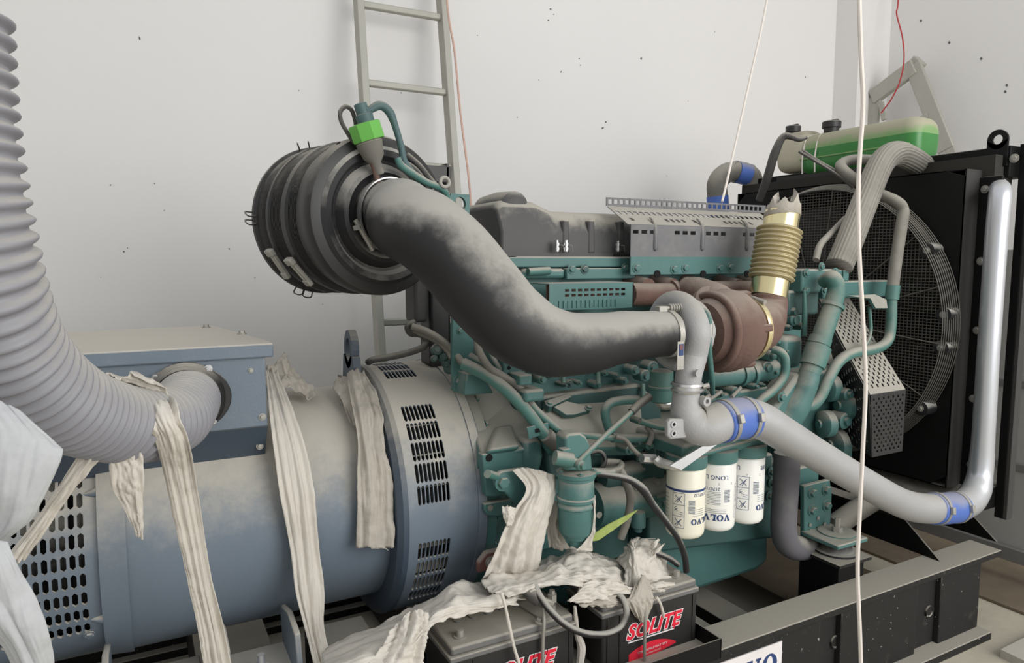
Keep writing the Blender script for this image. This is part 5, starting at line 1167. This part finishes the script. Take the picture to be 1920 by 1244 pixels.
strip('long torn plastic strip draped over the flexible duct', [(215, 714, 1.27, 80), (255, 728, 1.31, 70), (284, 738, 1.335, 72), (296, 750, 1.275, 72), (306, 785, 1.238, 70), (322, 830, 1.245, 66), (338, 900, 1.31, 60), (358, 1000, 1.35, 54), (378, 1100, 1.38, 48), (398, 1190, 1.41, 50), (412, 1270, 1.43, 56)], folds=4, depth=.005, amp=.003, seed=3, nv=110, nu=30)
strip('narrow twisted plastic strip running down left from the duct', [(190, 835, 1.22, 46), (165, 862, 1.22, 52), (130, 910, 1.23, 44), (90, 965, 1.25, 40), (50, 1020, 1.26, 44), (25, 1055, 1.27, 48)], folds=3, depth=.006, amp=.003, seed=5)
o = sheet('plastic_strip', px([[(203, 845, 1.24), (225, 848, 1.24), (248, 850, 1.24), (270, 850, 1.245)], [(205, 885, 1.25), (226, 890, 1.25), (250, 890, 1.245), (271, 890, 1.25)], [(210, 920, 1.26), (232, 930, 1.26), (254, 930, 1.255), (272, 930, 1.26)], [(232, 958, 1.27), (246, 965, 1.27), (258, 968, 1.265), (273, 970, 1.27)], [(252, 1000, 1.28), (258, 1010, 1.28), (266, 1012, 1.275), (275, 1018, 1.28)]]), folds=1.5, depth=.006, amp=.002, seed=8)
tag(o, 'short plastic flap hanging under the middle of the duct', 'plastic strip', G)
strip('plastic strip hanging down the alternator beside the terminal box', [(508, 690, 1.99, 26), (516, 720, 1.90, 34), (530, 775, 1.80, 50), (546, 850, 1.74, 64), (560, 940, 1.70, 66), (572, 1030, 1.69, 56), (582, 1110, 1.67, 56), (590, 1170, 1.65, 42), (602, 1225, 1.62, 38), (612, 1262, 1.61, 44)], folds=3.5, depth=.007, amp=.003, seed=11, nv=110, nu=30)
strip('dusty plastic strip hanging from the lifting eye down the alternator', [(668, 690, 1.93, 34), (678, 720, 1.88, 48), (692, 770, 1.80, 56), (698, 830, 1.75, 52), (704, 890, 1.715, 66), (706, 960, 1.70, 70), (706, 1030, 1.69, 74)], m='plastic_dusty', folds=2, depth=.008, amp=.007, seed=14, nv=80, nu=30)
o = sheet('plastic_scrap', px([[(500, 690, 2.0), (520, 672, 2.02), (538, 655, 2.05), (560, 690, 2.02), (590, 712, 2.0)], [(500, 705, 1.97), (520, 700, 1.98), (540, 690, 1.98), (560, 706, 1.97), (592, 720, 1.96)], [(500, 722, 1.93), (520, 722, 1.93), (545, 722, 1.92), (565, 726, 1.91), (595, 730, 1.91)]]), m='plastic_dusty', folds=2, depth=.008, amp=.012, seed=21, ragged=.1, nu=36, nv=24)
tag(o, 'peaked crumpled plastic scrap behind the terminal box corner', 'plastic scrap')
o = sheet('plastic_scrap', px([[(625, 705, 2.0), (636, 698, 1.97), (655, 700, 1.93), (672, 690, 1.93)], [(622, 722, 1.93), (640, 720, 1.91), (658, 725, 1.88), (680, 720, 1.88)], [(638, 740, 1.88), (648, 745, 1.87), (662, 752, 1.85), (684, 750, 1.85)], [(655, 790, 1.82), (662, 796, 1.81), (670, 800, 1.80), (682, 790, 1.80)]]), m='plastic_dusty', folds=2, depth=.007, amp=.008, seed=24, ragged=.12, nu=26, nv=30)
tag(o, 'small dirty plastic scrap at the foot of the lifting eye', 'plastic scrap')
o = sheet('paper_sheet', px([[(-60, 735, .95), (-20, 745, .95), (10, 752, .95), (40, 768, .95)], [(-60, 800, .94), (0, 805, .93), (60, 812, .93), (106, 828, .94)], [(-60, 850, .93), (0, 852, .92), (60, 855, .92), (118, 850, .93)], [(-60, 920, .93), (0, 925, .92), (50, 925, .92), (92, 918, .93)], [(-60, 985, .94), (-10, 985, .94), (30, 985, .93), (62, 975, .94)], [(-60, 1030, .95), (-40, 1030, .95), (-20, 1028, .95), (5, 1020, .95)]]), m='paper', fine=.001, folds=.7, depth=.003, amp=.0018, seed=31, ragged=.02, nu=40, nv=50, fs=7)
tag(o, 'white fibrous paper sheet hanging at the left edge under the duct', 'paper sheet')
o = sheet('paper_sheet', px([[(-70, 1005, .90), (-40, 1008, .90), (-10, 1012, .90), (14, 1018, .90)], [(-70, 1060, .90), (-30, 1060, .89), (10, 1060, .89), (38, 1062, .90)], [(-60, 1120, .90), (-20, 1120, .89), (30, 1120, .89), (70, 1122, .90)], [(-40, 1170, .90), (0, 1175, .89), (45, 1180, .89), (90, 1180, .90)], [(0, 1215, .91), (30, 1225, .90), (65, 1230, .90), (102, 1230, .91)], [(30, 1270, .92), (55, 1275, .91), (80, 1275, .91), (104, 1270, .92)]]), m='paper', fine=.001, folds=1, depth=.003, amp=.0018, seed=33, ragged=.0, nu=40, nv=50, fs=7)
tag(o, 'lower white paper sheet in the bottom left corner', 'paper sheet')
o = sheet('plastic_strip', px([[(962, 884, 1.54), (985, 878, 1.53), (1012, 882, 1.525), (1046, 892, 1.53)], [(988, 915, 1.52), (1008, 910, 1.515), (1026, 912, 1.515), (1045, 925, 1.52)], [(970, 950, 1.51), (995, 945, 1.50), (1018, 948, 1.50), (1040, 955, 1.51)], [(945, 1000, 1.51), (972, 1000, 1.50), (1000, 1000, 1.50), (1026, 1005, 1.51)], [(925, 1050, 1.52), (955, 1052, 1.51), (985, 1055, 1.51), (1016, 1055, 1.52)], [(905, 1090, 1.54), (940, 1090, 1.53), (975, 1092, 1.53), (1008, 1090, 1.54)]]), folds=4.5, depth=.008, amp=.005, seed=41, ragged=.03, nu=40, nv=60)
tag(o, 'pleated plastic strip gathered on the green mount bracket', 'plastic strip', G)
o = sheet('plastic_strip', px([[(1030, 940, 1.56), (1040, 940, 1.56), (1048, 945, 1.56)], [(1025, 990, 1.56), (1040, 990, 1.55), (1052, 992, 1.56)], [(1030, 1030, 1.56), (1050, 1032, 1.55), (1072, 1030, 1.56)]]), m='plastic_dusty', folds=3, depth=.007, amp=.003, seed=43, nu=24, nv=30)
tag(o, 'darker plastic strip tucked behind the green separator bowl', 'plastic strip', G)  # drawn in the darker plastic colour
o = sheet('plastic_strip', px([[(940, 950, 1.50), (955, 948, 1.49), (968, 955, 1.50)], [(942, 968, 1.495), (956, 968, 1.485), (968, 972, 1.495)], [(946, 992, 1.50), (952, 990, 1.49), (960, 985, 1.50)]]), folds=1, depth=.004, amp=.005, seed=45, nu=16, nv=16, ragged=.1)
tag(o, 'small curled plastic flap left of the pleated strip', 'plastic scrap')
# heaps over the batteries
def heap(label, rows, **k):
    k.setdefault('fd', (3, 13)); k.setdefault('fine', .008)
    tag(sheet('plastic_heap', px(rows), **k), label, 'plastic heap')
heap('crumpled plastic heap lying over the left battery and spilling left', [
    [(600, 1215, 1.60), (660, 1185, 1.60), (730, 1158, 1.60), (800, 1118, 1.60), (850, 1098, 1.62), (905, 1085, 1.64), (960, 1075, 1.64), (1010, 1065, 1.62)],
    [(602, 1230, 1.50), (670, 1195, 1.50), (740, 1162, 1.50), (805, 1130, 1.50), (860, 1108, 1.51), (910, 1105, 1.52), (960, 1100, 1.52), (1005, 1090, 1.51)],
    [(600, 1250, 1.40), (680, 1215, 1.40), (750, 1190, 1.40), (808, 1148, 1.41), (862, 1130, 1.43), (910, 1125, 1.44), (955, 1118, 1.45), (1000, 1105, 1.46)],
    [(600, 1275, 1.34), (690, 1260, 1.34), (760, 1230, 1.35), (806, 1178, 1.38), (860, 1160, 1.41), (905, 1150, 1.43), (945, 1142, 1.44), (985, 1125, 1.45)]], folds=3, depth=.012, amp=.007, seed=51, nu=90, nv=44, ragged=.12, fs=9, fine=.005)
heap('plastic flap hanging down off the left battery corner', [
    [(735, 1165, 1.40), (760, 1150, 1.39), (790, 1142, 1.385), (812, 1150, 1.39)],
    [(720, 1200, 1.38), (752, 1190, 1.37), (782, 1188, 1.365), (808, 1192, 1.37)],
    [(690, 1245, 1.36), (730, 1240, 1.35), (765, 1238, 1.345), (800, 1230, 1.35)],
    [(660, 1285, 1.34), (710, 1285, 1.33), (755, 1285, 1.325), (795, 1275, 1.33)]], folds=3, depth=.012, amp=.006, seed=53, nu=34, nv=40, ragged=.04)
heap('large twisted plastic heap lying between the batteries and the separator', [
    [(900, 1085, 1.62), (940, 1062, 1.62), (1000, 1055, 1.62), (1050, 1035, 1.62), (1090, 1026, 1.60), (1140, 1035, 1.60), (1190, 1040, 1.60), (1235, 1052, 1.60)],
    [(905, 1095, 1.52), (945, 1075, 1.52), (1000, 1065, 1.52), (1050, 1050, 1.50), (1095, 1045, 1.50), (1145, 1052, 1.50), (1190, 1062, 1.51), (1235, 1072, 1.52)],
    [(930, 1110, 1.46), (965, 1098, 1.45), (1005, 1085, 1.44), (1050, 1078, 1.43), (1100, 1078, 1.43), (1145, 1082, 1.44), (1188, 1090, 1.45), (1228, 1088, 1.46)],
    [(960, 1125, 1.44), (985, 1112, 1.43), (1015, 1098, 1.42), (1055, 1098, 1.415), (1100, 1104, 1.415), (1142, 1108, 1.42), (1180, 1104, 1.44), (1215, 1098, 1.45)]], folds=3.5, depth=.012, amp=.012, seed=57, nu=90, nv=44, ragged=.1, fs=13)
heap('knotted plastic bunch standing up over the right battery', [
    [(1150, 1050, 1.55), (1165, 1012, 1.54), (1190, 1000, 1.52), (1215, 1002, 1.52), (1235, 1020, 1.53), (1248, 1045, 1.54)],
    [(1160, 1062, 1.50), (1172, 1035, 1.485), (1192, 1022, 1.47), (1212, 1030, 1.47), (1228, 1048, 1.48), (1262, 1070, 1.50)],
    [(1165, 1080, 1.47), (1178, 1066, 1.455), (1195, 1060, 1.445), (1212, 1068, 1.445), (1232, 1080, 1.46), (1275, 1082, 1.48)],
    [(1170, 1112, 1.44), (1182, 1108, 1.43), (1196, 1104, 1.42), (1212, 1104, 1.42), (1236, 1100, 1.44), (1285, 1092, 1.46)]], folds=6, depth=.010, amp=.008, seed=61, nu=60, nv=50, ragged=.08, fd=(16, 3), fine=.008)
heap('pale folded plastic strip along the front edge of the right battery', [
    [(1070, 1112, 1.42), (1095, 1094, 1.415), (1130, 1084, 1.41), (1165, 1090, 1.41), (1190, 1100, 1.42)],
    [(1066, 1128, 1.405), (1098, 1112, 1.40), (1132, 1102, 1.395), (1165, 1104, 1.40), (1192, 1108, 1.41)],
    [(1078, 1136, 1.405), (1105, 1134, 1.395), (1135, 1126, 1.39), (1165, 1118, 1.395), (1190, 1116, 1.41)]], folds=2.5, depth=.008, amp=.005, seed=63, nu=40, nv=26, ragged=.08)
heap('grey plastic piece hanging over the right battery front left', [
    [(1078, 1128, 1.415), (1100, 1122, 1.41), (1130, 1120, 1.41), (1165, 1115, 1.415)],
    [(1085, 1138, 1.41), (1108, 1138, 1.40), (1135, 1136, 1.40), (1168, 1130, 1.41)],
    [(1098, 1140, 1.412), (1114, 1144, 1.405), (1140, 1142, 1.405), (1172, 1140, 1.412)]], m='plastic_dusty', folds=1, depth=.005, amp=.006, seed=65, nu=30, nv=20, ragged=.1)
heap('fan-shaped pleated plastic hanging down the right battery front', [
    [(1196, 1085, 1.42), (1206, 1078, 1.415), (1216, 1085, 1.42)],
    [(1184, 1116, 1.405), (1206, 1112, 1.40), (1228, 1118, 1.405)],
    [(1176, 1126, 1.40), (1202, 1130, 1.395), (1230, 1124, 1.40)],
    [(1184, 1146, 1.40), (1206, 1150, 1.395), (1224, 1140, 1.40)],
    [(1196, 1168, 1.405), (1208, 1172, 1.40), (1216, 1166, 1.405)]], m='plastic_dusty', folds=4, depth=.003, amp=.003, seed=67, nu=40, nv=40, ragged=.03, fd=(18, 2), fine=.004)
for lab, pts in (('thin twisted plastic cord hanging in front of the left battery', ((940, 1112, 1.42), (948, 1140, 1.405), (956, 1180, 1.40), (964, 1215, 1.40), (978, 1260, 1.395))), ('pale plastic strand hanging in the gap between the batteries', ((1078, 1138, 1.42), (1080, 1165, 1.43), (1082, 1190, 1.44), (1090, 1215, 1.44), (1084, 1262, 1.44))), ('short plastic strand over the red lettering of the right battery', ((1230, 1120, 1.405), (1238, 1132, 1.40), (1243, 1150, 1.405), (1244, 1158, 1.41)))):
    o = tubep('loose_cord', T(*pts), [.005, .0035, .0045, .004, .0045][:len(pts)] if 'gap' not in lab else [.004, .006, .008, .012, .010], 'plastic', None, 8); tag(o, lab, 'cord')
for i, (a, b, w) in enumerate((((1218, 1098), (1262, 1094), 8), ((1220, 1104), (1252, 1108), 5), ((1225, 1040), (1240, 1020), 8), ((1222, 1028), (1232, 1012), 10))):
    Y = 1.44 if i < 2 else 1.48
    o = sheet('plastic_shred', px([[(a[0], a[1]-w/2, Y), (a[0], a[1]+w/2, Y)], [((a[0]+b[0])/2, (a[1]+b[1])/2-w*.6, Y-.01), ((a[0]+b[0])/2, (a[1]+b[1])/2+w*.6, Y-.01)], [(b[0], b[1]-w*.3, Y-.005), (b[0], b[1]+w*.3, Y-.005)]]), folds=1, depth=.003, amp=.003, seed=70+i, nu=10, nv=20)
    tag(o, ('upper flat plastic shred pointing right on the right battery', 'lower stubby plastic shred on the right battery lid', 'upright plastic shred at the right of the knot', 'smallest plastic shred on top of the knotted bunch')[i], 'plastic scrap')
o = sheet('plastic_strip', px([[(1112, 935, 1.455), (1117, 935, 1.455)], [(1114, 965, 1.45), (1118, 965, 1.45)], [(1112, 995, 1.45), (1117, 996, 1.45)], [(1100, 1015, 1.46), (1112, 1018, 1.46)], [(1080, 1035, 1.47), (1112, 1036, 1.47)]]), folds=1, depth=.002, amp=.001, seed=77, nu=8, nv=40, ragged=0)
tag(o, 'thin plastic edge running up the right side of the separator bowl', 'plastic strip', G)
# a leaf
lf = [at(*p) for p in ((1108, 1016, 1.47), (1112, 1004, 1.47), (1140, 985, 1.475), (1170, 970, 1.48), (1196, 957, 1.485), (1176, 976, 1.48), (1150, 995, 1.475), (1122, 1014, 1.47))]
tag(MB().prism(lf, (0, .002, .001)).build('leaf', 'leaf', None), 'yellow-green leaf blade stuck beside the separator bowl', 'leaf')

# ================================================================ ladders
A, Bp = at(672, 0, 3.17), at(713, 660, 2.93); Cq, D = at(828, 0, 3.17), at(858, 420, 3.02)
def ext(p, q, z): t = (z-p.z)/(q.z-p.z); return p+(q-p)*t
ld = thing('ladder', 'straight aluminium ladder leaning against the back wall', 'ladder', (ext(A, Bp, 0)+ext(Cq, D, 0))/2)
dl = (A-Bp).normalized()
for p, q in ((A, Bp), (Cq, D)):
    a, b = ext(p, q, 0.02), ext(p, q, 3.1); dd = (b-a).normalized(); side = V((1, 0, 0)); side = (side-dd*side.dot(dd)).normalized(); dep = dd.cross(side)
    r = MB().obox((a+b)/2, (b-a)/2, side*.016, dep*.033)
    r.build('stile', 'ladder_alu', ld, bev=.003)
za, zb_ = at(745, 20, 3.165).z, at(760, 165, 3.115).z; dz = za-zb_
for k in range(-1, 8):
    z = za-dz*k
    if z < .15: continue
    a, b = ext(A, Bp, z), ext(Cq, D, z); MB().bar(a, b, .030, .030).build('rung', 'ladder_alu', ld, bev=.006)
sl = thing('step_ladder', 'folded aluminium step ladder leaning on the right wall behind the coolant tank', 'ladder', (4.4, 1.9, 0))
def xb(u, v, u2, v2, w, X=4.42, X2=None, ww=.03): return MB().bar(atx(u, v, X), atx(u2, v2, X2 or X), ww, w, up=(1, 0, 0))
xb(1712, 122, 1775, 282, .028, ww=.10).build('stile', 'ladder_alu', sl, bev=.006)
q_, r_ = atx(1712, 122, 4.42), atx(1775, 282, 4.42); dd = (r_-q_).normalized(); e_ = q_+dd*((q_.z-.02)/-dd.z)
MB().bar(r_, e_, .10, .028, up=(1, 0, 0)).build('stile', 'ladder_alu', sl, bev=.004)
xb(1640, 182, 1632, 250, .026, ww=.10).build('stile', 'ladder_alu', sl, bev=.006)
q2, r2_ = atx(1640, 182, 4.42), atx(1632, 250, 4.42); dd = (r2_-q2).normalized(); MB().bar(r2_, q2+dd*((q2.z-.02)/-dd.z), .10, .026, up=(1, 0, 0)).build('stile', 'ladder_alu', sl)
xb(1636, 184, 1716, 124, .045, ww=.10).build('top_bar', 'ladder_alu', sl, bev=.006)
xb(1704, 140, 1726, 112, .05, X=4.44, ww=.09).build('hinge_plate', 'ladder_alu', sl, bev=.006)
xb(1652, 192, 1658, 225, .02, X=4.40).build('brace', 'ladder_alu', sl); xb(1700, 238, 1738, 216, .012, X=4.40).build('brace', 'ladder_alu', sl)
for k in range(4):
    z = q_.z-.42-.32*k; t = lambda p, d_: p+d_*((p.z-z)/-d_.z); MB().bar(t(q_, (r_-q_).normalized()), t(q2, (r2_-q2).normalized()), .07, .025, up=(1, 0, 0)).build('step', 'ladder_alu', sl)
# ================================================================ strings
def cord(name, label, pts, r, m): tag(MB().tube(pts, r, 8, 8).build(name, m, None), label, 'string')
cord('string', 'thick white and pink string hanging in front of the radiator', [at(1606, -260, .9), at(1611, 0, .9), at(1615, 120, .9), at(1618, 200, .9), at(1610, 330, .9), at(1610, 450, .9), at(1618, 600, .9), at(1623, 720, .9), at(1618, 840, .9), at(1611, 980, .9), at(1608, 1080, .9), at(1614, 1240, .9), at(1618, 1500, .9), at(1616, 1650, .9)], .0042, 'string')
cord('string', 'thin pale string slanting down to the perforated heat shield', [at(1452, -120, 1.95), at(1438, 0, 1.95), at(1408, 140, 1.94), at(1380, 265, 1.93), at(1362, 345, 1.90), at(1354, 378, 1.86)], .0042, 'string')
cord('string', 'pinkish string hanging along the straight ladder', [at(822, -260, 3.02), at(838, 0, 2.95), at(852, 95, 2.9), at(862, 200, 2.85), at(872, 280, 2.8), at(880, 345, 2.75), at(886, 430, 2.7)], .0050, 'string_pink')
cord('wire', 'thin red wire hanging from above into the step ladder', [atx(1690, -160, 4.5), atx(1684, 0, 4.46), atx(1681, 25, 4.45), atx(1692, 70, 4.42), atx(1695, 112, 4.36), atx(1688, 150, 4.36), atx(1672, 185, 4.36), atx(1652, 212, 4.36)], .0045, 'red_wire')
